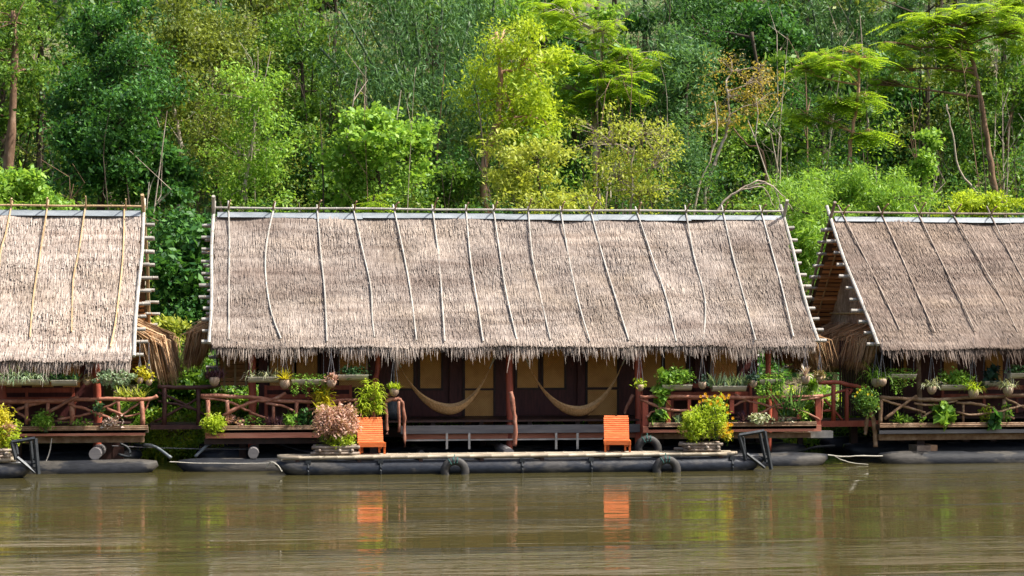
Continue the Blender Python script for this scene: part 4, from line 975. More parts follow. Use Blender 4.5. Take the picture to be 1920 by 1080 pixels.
# left hut
hang('long trough overflowing with grassy spider plant under the left hut eave', 36, 712, 80, 'trough', 'spider', 'leaf_grey', 20, 43.00, wf=92, rope=672, dens=2.6)
hang('short trough with a dull green tuft on the left hut veranda', 86, 712, 13, 'trough', 'sword', 'leaf_olive', 18, 43.20, rope=672, dens=1.6)
hang('trough of blue-green pointed leaves on the left hut veranda', 121, 713, 46, 'trough', 'sword', 'leaf_bamboo', 17, 43.10, rope=672, dens=1.3)
hang('bare coconut pot hanging beside the left hut red post', 163, 711, 13, 'coconut', 'leafy', 'leaf_dry', 5, 43.10, rope=672, dens=.8)
hang('dense round cushion of grey-green tiny leaves hanging under the left eave', 215, 710, 40, 'trough', 'cushion', 'leaf_grey', 30, 43.00, wf=70, rope=690, dens=1.3)
hang('coconut pot of yellow leaves at the left hut corner, higher of two', 262, 708, 14, 'coconut', 'leafy', 'leaf_yellow', 22, 43.10, wf=22, rope=672, dens=1.0)
hang('coconut pot of sparse yellow leaves at the left hut corner, lower of two', 279, 712, 13, 'coconut', 'leafy', 'leaf_yellow', 18, 43.20, wf=18, rope=672, dens=.9)
# right hut
hang('dark pot of grassy arching leaves at the left corner of the right hut', 1643, 709, 20, 'coconut', 'spider', 'leaf_fresh', 22, 43.65, wf=34, dens=1.6)
hang('white coconut pot hanging before the grassy plant on the right hut', 1654, 710, 17, 'coconut', 'sword', 'leaf_olive', 5, 43.40, dens=.8)
hang('trough with long trailing vine left of the weathered post', 1692, 702, 48, 'trough', 'trail', 'leaf_fresh', 40, 43.60, dens=1.2)
hang('striped spider plant in a coconut pot just right of the weathered post', 1747, 724, 18, 'coconut', 'spider', 'leaf_cream', 14, 43.45, wf=26, dens=1.4)
hang('bushy light green plant in a trough in the middle of the right veranda', 1792, 722, 62, 'trough', 'leafy', 'leaf_fresh', 28, 43.60, wf=74, dens=1.8)
hang('yellow-green striped plant in a coconut pot against the bushy trough', 1825, 730, 20, 'coconut', 'spider', 'leaf_lime', 16, 43.45, wf=24, dens=1.5)
hang('dark blue-green big-leaved plant in shade of the right hut', 1858, 715, 30, 'trough', 'bigleaf', 'leaf_dark', 30, 43.90, wf=46, dens=2.5)
hang('striped spider plant in a coconut pot near the right edge', 1890, 725, 20, 'coconut', 'spider', 'leaf_cream', 14, 43.45, wf=28, dens=1.5)
hang('trough of fine green leaves hanging at the very right edge', 1912, 700, 44, 'trough', 'leafy', 'leaf_bamboo', 15, 43.60, dens=1.6)

def plant(label, px, pyb, hpx, wpx, style, mat, Y=YF, dens=1.0, name='potted_plant', flowers=None, group=None):
    s = mpp(px, Y); p = A(px, pyb, Y); t = thing(name, label, 'plant', p, group); foliage(t, style, mat, p.x, Y, p.z - .02, wpx * s, hpx * s, dens)
    if flowers:
        fm, n, box = flowers; P = []
        for i in range(n):
            fx, fy = random.uniform(box[0], box[2]), random.uniform(box[1], box[3]); q = A(fx, fy, Y - random.uniform(-.1, .3)); m = MB()
            for k in range(8): a = k * .785; m.fan(q, (math.cos(a), -.5, math.sin(a)), .035, .022, (0, -1, .3))
            P += m.v
        for i in range(0, len(P), 32): npobj('flower', P[i:i + 32], np.arange(32).reshape(-1, 4), fm, t)
        st = MB()
        for i in range(0, len(P), 32):
            q = Vector(P[i]); st.tube([(p.x + (q.x - p.x) * .5, Y, p.z + (q.z - p.z) * .6), q], .004, 3, False)
        obj('flower_stem', st, 'leaf_fresh', t)['kind'] = 'stuff'
    return t
plant('tall yellow-spotted croton rising behind the pink leafy bush', 606, 776, 54, 44, 'croton', 'leaf_yellow', dens=1.5)
plant('tall bright green shrub with drooping leaves behind an orange chair', 692, 784, 76, 52, 'palmy', 'leaf_lime', 43.30, dens=2.4)
plant('bright yellow-green bushy fern spilling over the left corner of the middle deck', 401, 812, 36, 42, 'bush', 'leaf_lime', YF - .15, dens=1.4)
plant('clump of grey-purple leaves in the left planter trough', 516, 796, 20, 36, 'sword', 'leaf_purple', dens=1.6)
plant('small bright green plant in the planter beside the purple clump', 547, 797, 22, 24, 'croton', 'leaf_fresh', dens=1.6)
plant('dark green leafy plant in the planter under the croton', 573, 797, 34, 34, 'leafy', 'leaf_deep', dens=1.4)
plant('low reddish dry plants at the left end of the middle planter', 438, 796, 14, 40, 'leafy', 'leaf_pink', dens=.7)
plant('sparse green seedlings in the middle hut left planter', 472, 797, 12, 60, 'leafy', 'leaf_fresh', dens=.5)
plant('tall single-stemmed plant with big round leaves by the right railing', 1244, 792, 92, 28, 'bigleaf', 'leaf_fresh', dens=2.6)
plant('small leafy plant low at the left end of the right planter', 1228, 792, 32, 26, 'bigleaf', 'leaf_forest', dens=2.2)
plant('grey-green agave rosette in the right planter', 1270, 792, 18, 28, 'rosette', 'leaf_grey', dens=1.2)
plant('dark purple spiky rosette in the right planter behind flowers', 1393, 790, 34, 32, 'rosette', 'leaf_purple', dens=1.3)
plant('cream variegated leaves spilling from the right planter', 1422, 796, 24, 46, 'leafy', 'leaf_cream', YF - .1, dens=1.3)
plant('long striped leaves leaning on the rail near the right end of the middle hut', 1482, 775, 62, 46, 'sword', 'leaf_bamboo', dens=1.0)
plant('upright big-leaved plant behind the right end of the railing', 1516, 745, 42, 30, 'bigleaf', 'leaf_fresh', 43.80, dens=1.6)
plant('low white-edged leaves at the right end of the planter', 1462, 793, 12, 50, 'leafy', 'leaf_cream', dens=.5)
plant('green sprig in the planter beside the last red rail post', 1507, 792, 28, 18, 'leafy', 'leaf_fresh', dens=.9)
plant('fresh green fern hanging over the left hut planter', 86, 806, 34, 30, 'bush', 'leaf_fresh', YF - .15, dens=.9)
plant('pale arching leaves in the left hut planter', 74, 795, 22, 28, 'croton', 'leaf_fresh', dens=1.0)
plant('pinkish white variegated tuft in the left hut planter', 208, 800, 18, 42, 'leafy', 'leaf_white_pink', YF - .12, dens=1.2)
plant('sparse green seedlings along the left hut planter', 140, 796, 14, 70, 'leafy', 'leaf_fresh', dens=.45)
plant('blue-green leafy plant beside the left hut post, above the planter', 184, 775, 22, 16, 'leafy', 'leaf_bamboo', dens=1.3)
plant('bromeliads with dark and yellow leaves on the left hut rail corner', 246, 746, 26, 50, 'sword', 'leaf_yellow_olive', 43.80, dens=.8)
plant('bush with yellow flowers at the left corner of the right hut', 1624, 775, 50, 50, 'bush', 'leaf_forest', 43.45, dens=.9, flowers=('petal_yellow', 9, (1602, 728, 1648, 770)))
plant('broad pale green leaves climbing the right hut railing', 1769, 792, 38, 48, 'bigleaf', 'leaf_fresh', YF - .08, dens=4.0)
plant('small palm-like plant in the right hut planter', 1684, 790, 32, 30, 'rosette', 'leaf_fresh', dens=.8)
plant('low fresh seedlings at the left end of the right hut planter', 1700, 793, 14, 90, 'leafy', 'leaf_fresh', dens=.7)
plant('dark leaves drooping over the right hut planter edge', 1866, 802, 26, 26, 'bigleaf', 'leaf_deep', YF - .14, dens=2.0)
plant('yellow-green fern in the right hut planter', 1848, 790, 32, 18, 'leafy', 'leaf_lime', dens=1.0)
plant('upright green plant in the right hut planter near the edge of view', 1888, 790, 34, 18, 'leafy', 'leaf_forest', dens=1.2)
plant('tall dark plant in the shade beside the right footbridge', 1556, 722, 52, 40, 'rosette', 'leaf_deep', 45.30, dens=.8)

def crate_planter(label, px0, px1, pyt, pyb, Y, bush, name='crate_planter'):
    p = A((px0 + px1) / 2, pyb, Y); t = thing(name, label, 'planter', (p.x, Y, DTOP)); w = A(px1, pyb, Y).x - A(px0, pyb, Y).x; h = A(px0, pyt, Y).z - DTOP; r = .036; k = 0; z = DTOP + r
    while z < DTOP + h:
        if k % 2 == 0:
            for y in (Y - .22, Y + .22): obj('crate_log', bamboo([(p.x - w / 2 - random.uniform(0, .12), y, z), (p.x + w / 2 + random.uniform(-.05, .1), y, z)], r * random.uniform(.9, 1.1), .35), 'bamboo_log', t, smooth=True)
        else:
            for x in (p.x - w / 2 + .1, p.x + .08, p.x + w / 2 - .1): obj('crate_log', bamboo([(x, Y - .32, z), (x, Y + .32, z)], r * 1.05, .3), 'bamboo_log', t, smooth=True)
            for y in (Y - .2,): obj('crate_log', bamboo([(p.x - w / 2, y, z), (p.x + w / 2 - .15, y, z)], r, .35), 'bamboo_log', t, smooth=True)
        z += r * 1.75; k += 1
    m = MB(); m.box((p.x, Y, DTOP + h * .45), (w / 2 - .08, .19, h * .45)); obj('soil', m, 'soil', t)
    bush(t, p.x, DTOP + h, Y); return t
def pinkbush(t, x, z, Y):
    s = mpp(625, Y); V = []
    foliage(t, 'bush', 'leaf_pink', x, Y, z + .12, 86 * s, 62 * s, 1.9, 'pink_foliage')
    foliage(t, 'bush', 'leaf_lime', x + .1, Y - .12, z - .02, 60 * s, 22 * s, .9, 'green_foliage')
    foliage(t, 'bush', 'leaf_olive', x - .02, Y + .05, z - .05, 76 * s, 40 * s, .5, 'inner_foliage')
crate_planter('pink-leaved drooping bush in a bamboo log crate beside an orange chair', 590, 668, 835, 852, 42.3, pinkbush)
def flowershrub(t, x, z, Y):
    s = mpp(1320, Y)
    foliage(t, 'bush', 'leaf_lime', x - .10, Y - .05, z - .02, 62 * s, 66 * s, 1.25, 'lime_foliage'); foliage(t, 'bush', 'leaf_lime', x + .32, Y - .05, z + .05, 50 * s, 86 * s, .5, 'lime_foliage')
    foliage(t, 'leafy', 'leaf_yellow', x + .5, Y - .1, z + .0, 36 * s, 36 * s, .7, 'yellow_foliage')
    P = []; st = MB()
    for (bx, n) in (((1318, 738, 1368, 760), 16), ((1350, 760, 1374, 800), 8), ((1352, 795, 1376, 826), 10), ((1300, 740, 1330, 756), 4)):
        for i in range(n):
            q = A(random.uniform(bx[0], bx[2]), random.uniform(bx[1], bx[3]), Y - random.uniform(-.1, .3)); m = MB()
            for k in range(8): a = k * .785; m.fan(q, (math.cos(a), -.5, math.sin(a)), .042, .028, (0, -1, .3))
            P += m.v; st.tube([q + Vector((random.uniform(-.08, .08), .05, -.22)), q], .005, 3, False)
    for i in range(0, len(P), 32): npobj('flower', P[i:i + 32], np.arange(32).reshape(-1, 4), 'petal_orange', t); obj('flower_stem', st, 'leaf_fresh', t)['kind'] = 'stuff'
crate_planter('lime shrub with orange flowers in a bamboo log crate on the dock', 1278, 1350, 827, 851, 42.3, flowershrub)
def leftshrub(t, x, z, Y):
    foliage(t, 'bush', 'leaf_yellow', x + .05, Y, z, .85, .9, .9, 'yellow_foliage'); foliage(t, 'bush', 'leaf_lime', x + .1, Y + .05, z - .05, 1.0, .6, .7, 'lime_foliage'); foliage(t, 'leafy', 'leaf_pink', x + .35, Y - .15, z + .2, .3, .4, .6, 'pink_foliage')
crate_planter('yellow flowering shrub in a bamboo crate at the left edge', -50, 24, 838, 866, 42.3, leftshrub)

# ------------------------------------------------------------------ the wooded hillside
DENS = 1.5
def trunk_mesh(pts, r0, r1, n=8, wob=.03): return branch(pts, r0, r1, n, wob, 5)
def tree(name, label, px, Y, lobes, leaf, bark='bark_brown', kind='broad', L=.13, asp=.5, nleaf=5200, r=.12, trunk=None, twigs=10, dirbias=(0, 0, -.35), shell=.35, csize=.22, group='trees on the hillside'):
    """lobes: (px, py, rx, ry, dY) of the crown masses in the photograph at distance Y + dY"""
    base = A(px, 500, Y); base.z = tz(base.x, Y) - .1
    t = thing(name, label, 'tree', base, group); s = mpp(px, Y); area = sum(a[2] * a[3] for a in lobes); parts = []; wood = MB()
    cen = [A(a[0], a[1], Y + a[4]) for a in lobes]
    if trunk: tp = [base] + [A(q[0], q[1], Y + (q[2] if len(q) > 2 else 0)) for q in trunk]
    else:
        c0 = sum((c for c in cen), Vector()) / len(cen); top = max(cen, key=lambda c: c.z); tp = [base, base.lerp(c0, .5) + Vector((random.uniform(-.3, .3), 0, 0)), c0, top]
    tb = trunk_mesh(tp, r, r * .35); T = smoothline(tp, 6)
    for a, c in zip(lobes, cen):
        rr = (a[2] * s, (a[2] + a[3]) * .5 * s, a[3] * s); Lb, L = L, L * random.choice((.8, .95, 1.1, 1.35)); n = int(nleaf * a[2] * a[3] / area)
        # limb from the nearest lower point of the trunk
        low = [q for q in T if q.z < c.z + .1] or T[:1]; q = min(low, key=lambda q: (q - c).length + abs(q.z - c.z + .5) * .3)
        wood.tube(smoothline([q, q.lerp(c, .5) + Vector((random.uniform(-.12, .12), 0, random.uniform(-.1, .15))), c], 4), [r * .42 - r * .3 * i / 8 for i in range(9)], 6, False)
        if kind == 'broad' or kind == 'narrow':
            per = 14; n = int(n * DENS); (V, Q), C = lobe_leaves(tuple(c), rr, max(4, n // per // 4), per, csize, L, asp, shell, dirbias); parts.append((V, Q)); CC = [C]
            for k in range(9):
                f = random.uniform(.25, .55); u = unit(1)[0] * np.array(rr) * random.uniform(.5, 1.75); (V, Q), C = lobe_leaves(tuple(np.array(c) + u), tuple(x * f for x in rr), max(3, n // per // 9), per, csize, L, asp, .15, dirbias); parts.append((V, Q)); CC.append(C)
            C = np.concatenate(CC)
        else:
            k = max(8, n // 15); CC = []
            for j in range(15):
                f = random.uniform(.16, .36); u = unit(1)[0] * np.array(rr) * random.uniform(.3, 1.0); u[2] = random.uniform(-2.2, 1.8) * rr[2] - .12 * abs(u[0]) ; CC.append(clumps(tuple(np.array(c) + u), (rr[0] * f, rr[1] * f, rr[2] * .35), max(4, k // 15), .1))
            C = np.concatenate(CC); parts.append(fronds(C, L))
        L = Lb
        for e in C[rng.choice(len(C), min(len(C), twigs))]:
            e = Vector(e); wood.tube([c.lerp(q, .25), c.lerp(e, .5) + Vector((0, 0, .08)), e], [max(.012, r * .16), max(.009, r * .11), .006], 4, False)
    k = len(tb.v); tb.v += wood.v; tb.f += [tuple(i + k for i in f) for f in wood.f]
    obj('trunk', tb, bark, t, smooth=True); V, Q = cat(parts); npobj('crown', V, Q, leaf, t); return t

# --- near trees and those with a look of their own
tree('broadleaf_tree', 'big dark glossy green tree above the left hut roof', 190, 60, [(185, 60, 70, 60, 1), (250, 110, 75, 60, 0), (150, 180, 70, 75, 0), (230, 230, 75, 70, -1), (180, 310, 90, 70, -1), (270, 330, 55, 60, 0)], 'leaf_deep', 'bark_dark', L=.15, nleaf=17000, r=.16, csize=.2)
tree('tall_tree', 'tall brown-trunked tree with thin foliage at the left edge', 18, 63, [(30, 40, 60, 50, 0), (-30, 100, 60, 70, 0), (50, 130, 40, 40, 1), (10, 220, 40, 30, 1)], 'leaf_forest', 'bark_brown', nleaf=5200, r=.2, trunk=[(14, 400), (20, 250), (28, 120), (24, 20)])
tree('slender_tree', 'olive airy tree with forked grey trunk between the left huts', 335, 62, [(320, 120, 70, 70, 0), (360, 60, 60, 50, 1), (300, 220, 60, 60, 0), (370, 210, 40, 60, 1)], 'leaf_olive', 'bark_pale', L=.11, nleaf=7600, r=.11, trunk=[(336, 380), (338, 270), (322, 190), (318, 110)], shell=.1)
tree('slender_tree', 'olive thin-stemmed tree behind the middle hut left roof corner', 412, 64, [(420, 80, 60, 70, 0), (440, 170, 55, 60, 0), (400, 270, 45, 50, -1)], 'leaf_olive', 'bark_dark', L=.11, nleaf=6200, r=.10, trunk=[(412, 380), (400, 260), (408, 180), (420, 60)], shell=.1)
tree('young_tree', 'sparse yellow-green tree with bright leaves above the second roof stick', 470, 60, [(480, 190, 50, 60, 0), (440, 290, 45, 60, 0), (500, 280, 40, 50, 0), (460, 360, 60, 35, 0)], 'leaf_fresh', 'bark_pale', L=.12, nleaf=4200, r=.07, shell=.1)
tree('shade_tree', 'mid green tree in shade left of the bamboo clump', 560, 66, [(560, 60, 70, 60, 0), (520, 110, 50, 50, 0), (590, 170, 55, 60, 0), (560, 290, 60, 60, -2), (610, 350, 60, 40, -2)], 'leaf_forest', 'bark_dark', L=.12, nleaf=7000, r=.12)
tree('broadleaf_tree', 'bushy pale green broadleaf tree above the middle of the long roof, left half', 712, 57, [(690, 222, 38, 22, 0), (742, 250, 42, 26, .3), (698, 285, 50, 30, -.3), (775, 300, 22, 36, .5), (645, 280, 26, 18, .4), (730, 345, 46, 22, 0), (660, 340, 26, 26, .6)], 'leaf_fresh', 'bark_dark', L=.14, asp=.6, nleaf=3400, r=.09, csize=.2, shell=.1)
tree('lime_tree', 'yellow-green tree with bare pinkish trunk behind the long roof', 908, 61, [(940, 75, 48, 40, 0), (985, 120, 55, 45, 0), (960, 185, 60, 45, 0), (1010, 215, 45, 40, 0), (930, 250, 30, 30, 0)], 'leaf_lime', 'bark_pink', L=.15, asp=.32, nleaf=4300, r=.17, trunk=[(912, 380), (906, 310), (932, 230), (938, 150), (930, 60)], shell=.15)
tree('feathery_tree', 'wide feathery green tree with flat layered crown behind the long roof', 1120, 63, [(1060, 20, 90, 14, 0), (1130, 60, 90, 14, 0), (1090, 105, 80, 12, -.5), (1180, 110, 70, 14, 0), (1150, 150, 85, 13, -1), (1060, 160, 60, 11, 0), (1110, 195, 50, 10, 0), (1050, 205, 40, 9, -1)], 'leaf_feather', 'bark_pale', kind='feather', L=.5, nleaf=20000, r=.11, trunk=[(1120, 380), (1115, 240), (1125, 170), (1130, 60)], twigs=14)
tree('pale_shrub_tree', 'sparse yellowish shrubby tree with bare pale branches above the long roof', 1180, 56, [(1140, 265, 48, 40, 0), (1200, 255, 55, 45, 0), (1235, 310, 35, 50, 0), (1150, 330, 50, 45, 0), (1200, 365, 55, 30, 0)], 'leaf_yellow_olive', 'bark_pale', L=.10, asp=.5, nleaf=2300, r=.06, twigs=60, shell=.3, csize=.15)
tree('yellowing_shrub', 'bright yellow-green shrub showing just over the long roof ridge', 1040, 55, [(1010, 300, 45, 45, 0), (960, 320, 40, 45, 0), (1070, 375, 50, 22, -.5), (1000, 380, 55, 18, -.5)], 'leaf_yellow_olive', 'bark_dark', L=.105, asp=.45, nleaf=2900, r=.06, csize=.17)
tree('orange_tree', 'thin tree with orange-yellow leaves and leaning bare branches', 1345, 62, [(1375, 130, 45, 20, 0), (1410, 155, 45, 22, 0), (1370, 180, 42, 20, 0), (1425, 195, 30, 15, 0), (1345, 230, 30, 20, 0)], 'leaf_orange', 'bark_pale', L=.10, asp=.45, nleaf=900, r=.08, trunk=[(1320, 380), (1345, 290), (1366, 230), (1362, 150)], twigs=18, shell=.05)
tree('feathery_sapling', 'young feathery tree with forked pale trunk and flat sprays of leaves', 1593, 60, [(1540, 105, 50, 8, 0), (1590, 95, 55, 9, 0), (1620, 110, 40, 8, 0), (1500, 130, 40, 7, 0), (1560, 125, 40, 7, -.5), (1500, 213, 30, 6, 0), (1550, 220, 36, 7, 0), (1570, 190, 45, 6, 0), (1625, 180, 30, 6, 0), (1630, 245, 30, 6, 0)], 'leaf_feather', 'bark_pink', kind='feather', L=.5, nleaf=5600, r=.085, trunk=[(1594, 360), (1593, 281), (1603, 215), (1610, 150), (1612, 110)], twigs=6)
tree('feathery_tree', 'large spreading feathery tree with dark trunk at the upper right', 1862, 62, [(1740, 45, 90, 16, 0), (1830, 30, 90, 16, 0), (1890, 60, 60, 16, 0), (1700, 90, 70, 13, -.5), (1790, 75, 70, 13, 0), (1680, 130, 50, 10, 0), (1650, 155, 50, 9, 0), (1900, 10, 60, 20, 1), (1780, 125, 50, 9, 0)], 'leaf_feather', 'bark_brown', kind='feather', L=.48, nleaf=17000, r=.13, trunk=[(1866, 380), (1850, 260), (1832, 150), (1815, 95), (1800, 50)], twigs=16)
tree('vine_clad_snag', 'leaning stub wrapped in yellow-green climbing leaves', 1728, 57, [(1745, 260, 13, 16, 0), (1735, 300, 16, 28, 0), (1722, 345, 22, 30, 0), (1712, 375, 24, 20, 0)], 'leaf_fresh', 'bark_dark', L=.11, asp=.6, nleaf=2200, r=.08, csize=.1)
tree('round_bush', 'bright lime bush peeking over the right hut ridge', 1825, 53.5, [(1800, 380, 40, 18, 0), (1850, 382, 38, 16, 0)], 'leaf_lime', 'bark_dark', L=.1, nleaf=2400, r=.05, csize=.12)
tree('pale_bush_tree', 'pale green bamboo-like bush left of the right hut gable', 1540, 55, [(1500, 395, 60, 35, 0), (1560, 350, 60, 40, 1), (1500, 450, 40, 50, 0), (1640, 360, 60, 35, 1), (1690, 370, 40, 30, 1)], 'leaf_fresh', 'bark_dark', kind='narrow', L=.17, asp=.22, nleaf=9000, r=.06, csize=.2)
tree('shaded_tree', 'dark green tree with leaning trunk behind the orange-leaved tree', 1430, 68, [(1300, 60, 60, 60, 2), (1410, 60, 60, 60, 2), (1480, 110, 40, 60, 2), (1500, 200, 40, 50, 0), (1440, 250, 40, 40, 0)], 'leaf_deep', 'bark_dark', nleaf=8800, L=.13, r=.15, trunk=[(1430, 330), (1440, 250), (1425, 160), (1410, 60)])
tree('grey_green_tree', 'grey-green fine-leaved tree beside the wide feathery crown', 1285, 64, [(1290, 130, 45, 50, 0), (1270, 190, 35, 40, 0), (1300, 230, 40, 40, 0), (1280, 320, 40, 60, -3)], 'leaf_bamboo', 'bark_dark', kind='narrow', L=.15, asp=.28, nleaf=6200, r=.09)
tree('deep_shade_tree', 'very dark tree filling the hollow between the two right feathery trees', 1700, 70, [(1700, 210, 70, 60, 0), (1640, 280, 60, 50, 0), (1760, 290, 50, 60, 0), (1720, 120, 50, 40, 3)], 'leaf_deep', 'bark_dark', nleaf=8200, L=.14, r=.14)
tree('hill_tree', 'mid green tree behind the large feathery tree at the right edge', 1900, 66, [(1900, 170, 60, 70, 0), (1940, 280, 60, 80, 0), (1840, 310, 40, 50, 0), (1880, 350, 60, 40, -2)], 'leaf_forest', 'bark_brown', nleaf=8200, L=.13, r=.12)
tree('ridge_tree', 'light green tree at the top of the picture above the dark hollow', 1610, 76, [(1560, 20, 60, 50, 0), (1640, 30, 60, 50, 0), (1480, 20, 50, 50, 2), (1700, 20, 40, 40, 0)], 'leaf_bamboo', 'bark_dark', kind='narrow', L=.18, asp=.3, nleaf=7000, r=.13)
tree('gap_tree', 'dark broad-leaved tree filling the gap between left and middle huts', 335, 55, [(330, 440, 60, 45, 0), (350, 510, 55, 50, -1), (310, 560, 40, 50, -1), (370, 590, 40, 40, -1)], 'leaf_deep', 'bark_brown', L=.17, asp=.5, nleaf=6800, r=.1, csize=.2)
tree('gap_sapling', 'yellowish sapling leaning out between the two left roofs', 305, 52, [(300, 605, 24, 12, 0), (322, 620, 18, 14, 0)], 'leaf_yellow_olive', 'bark_brown', L=.12, asp=.4, nleaf=420, r=.025, csize=.1)
tree('gap_bush', 'fresh green bush under the footbridge gap beside the middle hut', 345, 50.8, [(330, 690, 50, 35, 0), (370, 730, 40, 45, 0), (310, 750, 40, 40, 0), (440, 735, 50, 30, .3)], 'leaf_forest', 'bark_dark', L=.12, asp=.6, nleaf=5200, r=.03, csize=.14)
tree('fern_shrub', 'small feathery lime shrub poking over the ridge near the fourth stick', 700, 52.5, [(700, 378, 36, 9, 0)], 'leaf_feather', 'bark_dark', kind='feather', L=.42, nleaf=900, r=.03, twigs=5)
tree('corner_bush', 'green bush with soft leaves just above the left hut ridge end', 40, 55, [(30, 360, 45, 30, 0), (-20, 370, 40, 30, 0), (90, 385, 40, 20, 0)], 'leaf_fresh', 'bark_dark', L=.13, nleaf=3200, r=.05, csize=.16)
tree('hill_tree', 'dull green tree rising in the middle distance above the fifth roof stick', 640, 60, [(650, 370, 60, 30, 0), (800, 360, 70, 40, 1), (860, 330, 40, 50, 1), (740, 380, 60, 20, 0)], 'leaf_forest', 'bark_dark', L=.12, nleaf=6500, r=.08, csize=.18)

# --- bamboo clumps
def bamboo_clump(label, px, Y, culms, leafc, spread=.9, n=5200, fall=1.0):
    base = A(px, 500, Y); base.z = tz(base.x, Y) - .1; t = thing('bamboo_clump', label, 'bamboo', base, 'bamboo clumps on the hillside'); C = []
    for (bx, tx, ty, dy) in culms:
        p0 = A(bx, 500, Y + dy * .3); p0.z = tz(p0.x, Y) - .1; p2 = A(tx, ty, Y + dy); p1 = p0.lerp(p2, .55) + Vector(((p0.x - p2.x) * .12, 0, .5))
        obj('culm', bamboo([p0, p1, p2], .045, .45, 6, 6), 'culm', t, smooth=True); S = smoothline([p0, p1, p2], 12)
        for k in range(len(S)):
            if k > 7:
                for j in range(4): C.append(S[k] + Vector((random.gauss(0, spread * .45), random.gauss(0, spread * .4), random.gauss(-.15, .3))))
    C = np.array([tuple(c) for c in C]); per = max(8, n // len(C)); P = np.repeat(C, per, axis=0) + rng.normal(size=(len(C) * per, 3)) * np.array([.26, .26, .2])
    V, Q = leafquads(P, .21, .17, (0, 0, -.9 * fall), (0, 0, .5)); npobj('leaves', V, Q, leafc, t)
bamboo_clump('tall dark bamboo clump with leaning culms left of the lime tree', 790, 64, [(800, 715, -40, 0), (805, 740, -60, .5), (790, 640, 20, -.5), (800, 690, 40, 1), (810, 770, -20, 0), (815, 830, 0, .6), (800, 600, 90, 0), (820, 880, 40, .5), (800, 660, 150, -.6), (810, 850, 150, -.4), (795, 740, 120, -1), (800, 780, 210, -1), (790, 690, 230, -1)], 'leaf_bamboo', n=19000)
bamboo_clump('straight dark bamboo stems beside the bare pink trunk', 890, 66, [(880, 880, -40, 0), (890, 895, -30, .4), (870, 860, 20, 0), (900, 930, -30, .5), (885, 850, 120, -.5), (895, 900, 160, -.5)], 'leaf_bamboo', n=8000)
bamboo_clump('feathery dark bamboo between feathery tree and orange-leaved tree', 1240, 70, [(1240, 1250, -30, 0), (1250, 1300, -40, .5), (1235, 1210, 0, 0), (1260, 1350, 10, .5), (1240, 1270, 60, -.6), (1250, 1320, 90, 0)], 'leaf_bamboo', n=8000)
bamboo_clump('dark bamboo at the top between the two right feathery trees', 1560, 72, [(1560, 1520, 0, 0), (1570, 1600, -30, .5), (1560, 1560, 60, -.5), (1575, 1660, 10, .4), (1560, 1480, 60, 0)], 'leaf_bamboo', n=7000)

# --- bare fallen branch above the ridge
t = thing('fallen_branch', 'bare pale fallen branch arching above the long roof right end', 'branch', A(1350, 392, 54))
obj('limb', branch([A(1340, 400, 54), A(1365, 372, 54), A(1400, 350, 54), (A(1420, 338, 54))], .04, .02, 7, .03), 'bark_pale', t, smooth=True)
for q in ([(1400, 350), (1440, 345), (1470, 370), (1485, 392)], [(1420, 338), (1450, 350), (1462, 380)], [(1385, 358), (1430, 352), (1450, 385)]): obj('twig', branch([A(x, y, 54) for x, y in q], .022, .01, 5, .02), 'bark_pale', t)
# --- bare leaning stems right
for lab, q in (('slender bare pale stem curving up right of the vine-clad stub', [(1835, 385), (1800, 320), (1785, 250), (1775, 195)]), ('pair of thin pale stems rising beside the orange-leaved tree', [(1300, 395), (1330, 300), (1345, 250), (1340, 190)]), ('long dark leaning trunk behind the orange-leaved tree', [(1435, 310), (1400, 270), (1375, 240)])):
    b0 = A(*q[0], 60); t = thing('bare_stem', lab, 'tree', b0); obj('trunk', branch([(b0.x, 60, tz(b0.x, 60) - .1)] + [A(x, y, 60) for x, y in q], .045, .02, 7, .03), 'bark_pale' if 'dark' not in lab else 'bark_brown', t, smooth=True)

# --- the wood beyond as one mass, undergrowth and bank plants
parts = []; wood = MB(); lf = {'leaf_forest': [], 'leaf_deep': [], 'leaf_olive': [], 'leaf_bamboo': [], 'leaf_fresh': []}
keys = list(lf); wts = [.32, .27, .13, .18, .10]  # dark leaves stand in for shaded gaps, fresh ones for sunlit crowns
for row, Y0 in enumerate((68, 73, 79, 85, 92, 100)):
    for i in range(11 + row):
        u = (i + random.uniform(.1, .9)) / (11 + row); x = A(-150 + 2220 * u, 300, Y0).x; y = Y0 + random.uniform(-2.5, 2.5); z = tz(x, y); h = random.uniform(5.5, 10.5)
        key = random.choices(keys, wts)[0]; wood.tube([(x, y, z - .2), (x + random.uniform(-.3, .3), y, z + h * .5), (x + random.uniform(-.5, .5), y, z + h * .9)], [.13, .09, .04], 6, False)
        lsz = random.uniform(.17, .30)
        for k in range(9):
            t_ = random.uniform(.35, 1.0); c = (x + random.gauss(0, 1.15), y + random.gauss(0, .9), z + h * t_); rr = random.uniform(.45, 1.25) * (1.25 - .45 * t_)
            (V, Q), C = lobe_leaves(c, (rr * 1.2, rr, rr * .7), int(26 * rr) + 6, 13, .20, lsz, .45, .5, (0, 0, -.5), .5); lf[key].append((V, Q))
            wood.tube([(x, y, c[2] - rr * 1.2), c], [.045, .015], 4, False)
fw = thing('forest', 'dense wood of mixed trees covering the hill behind', 'wood', (6, 80, 10)); fw['kind'] = 'stuff'
fw['label'] = 'dense mixed green wood covering the steep hill behind everything'
obj('trunks', wood, 'bark_dark', fw)
for k, v in lf.items():
    if v: V, Q = cat(v); npobj('foliage', V, Q, k, fw)
und = {'leaf_forest': [], 'leaf_deep': [], 'leaf_fresh': [], 'leaf_olive': []}; keys = list(und)
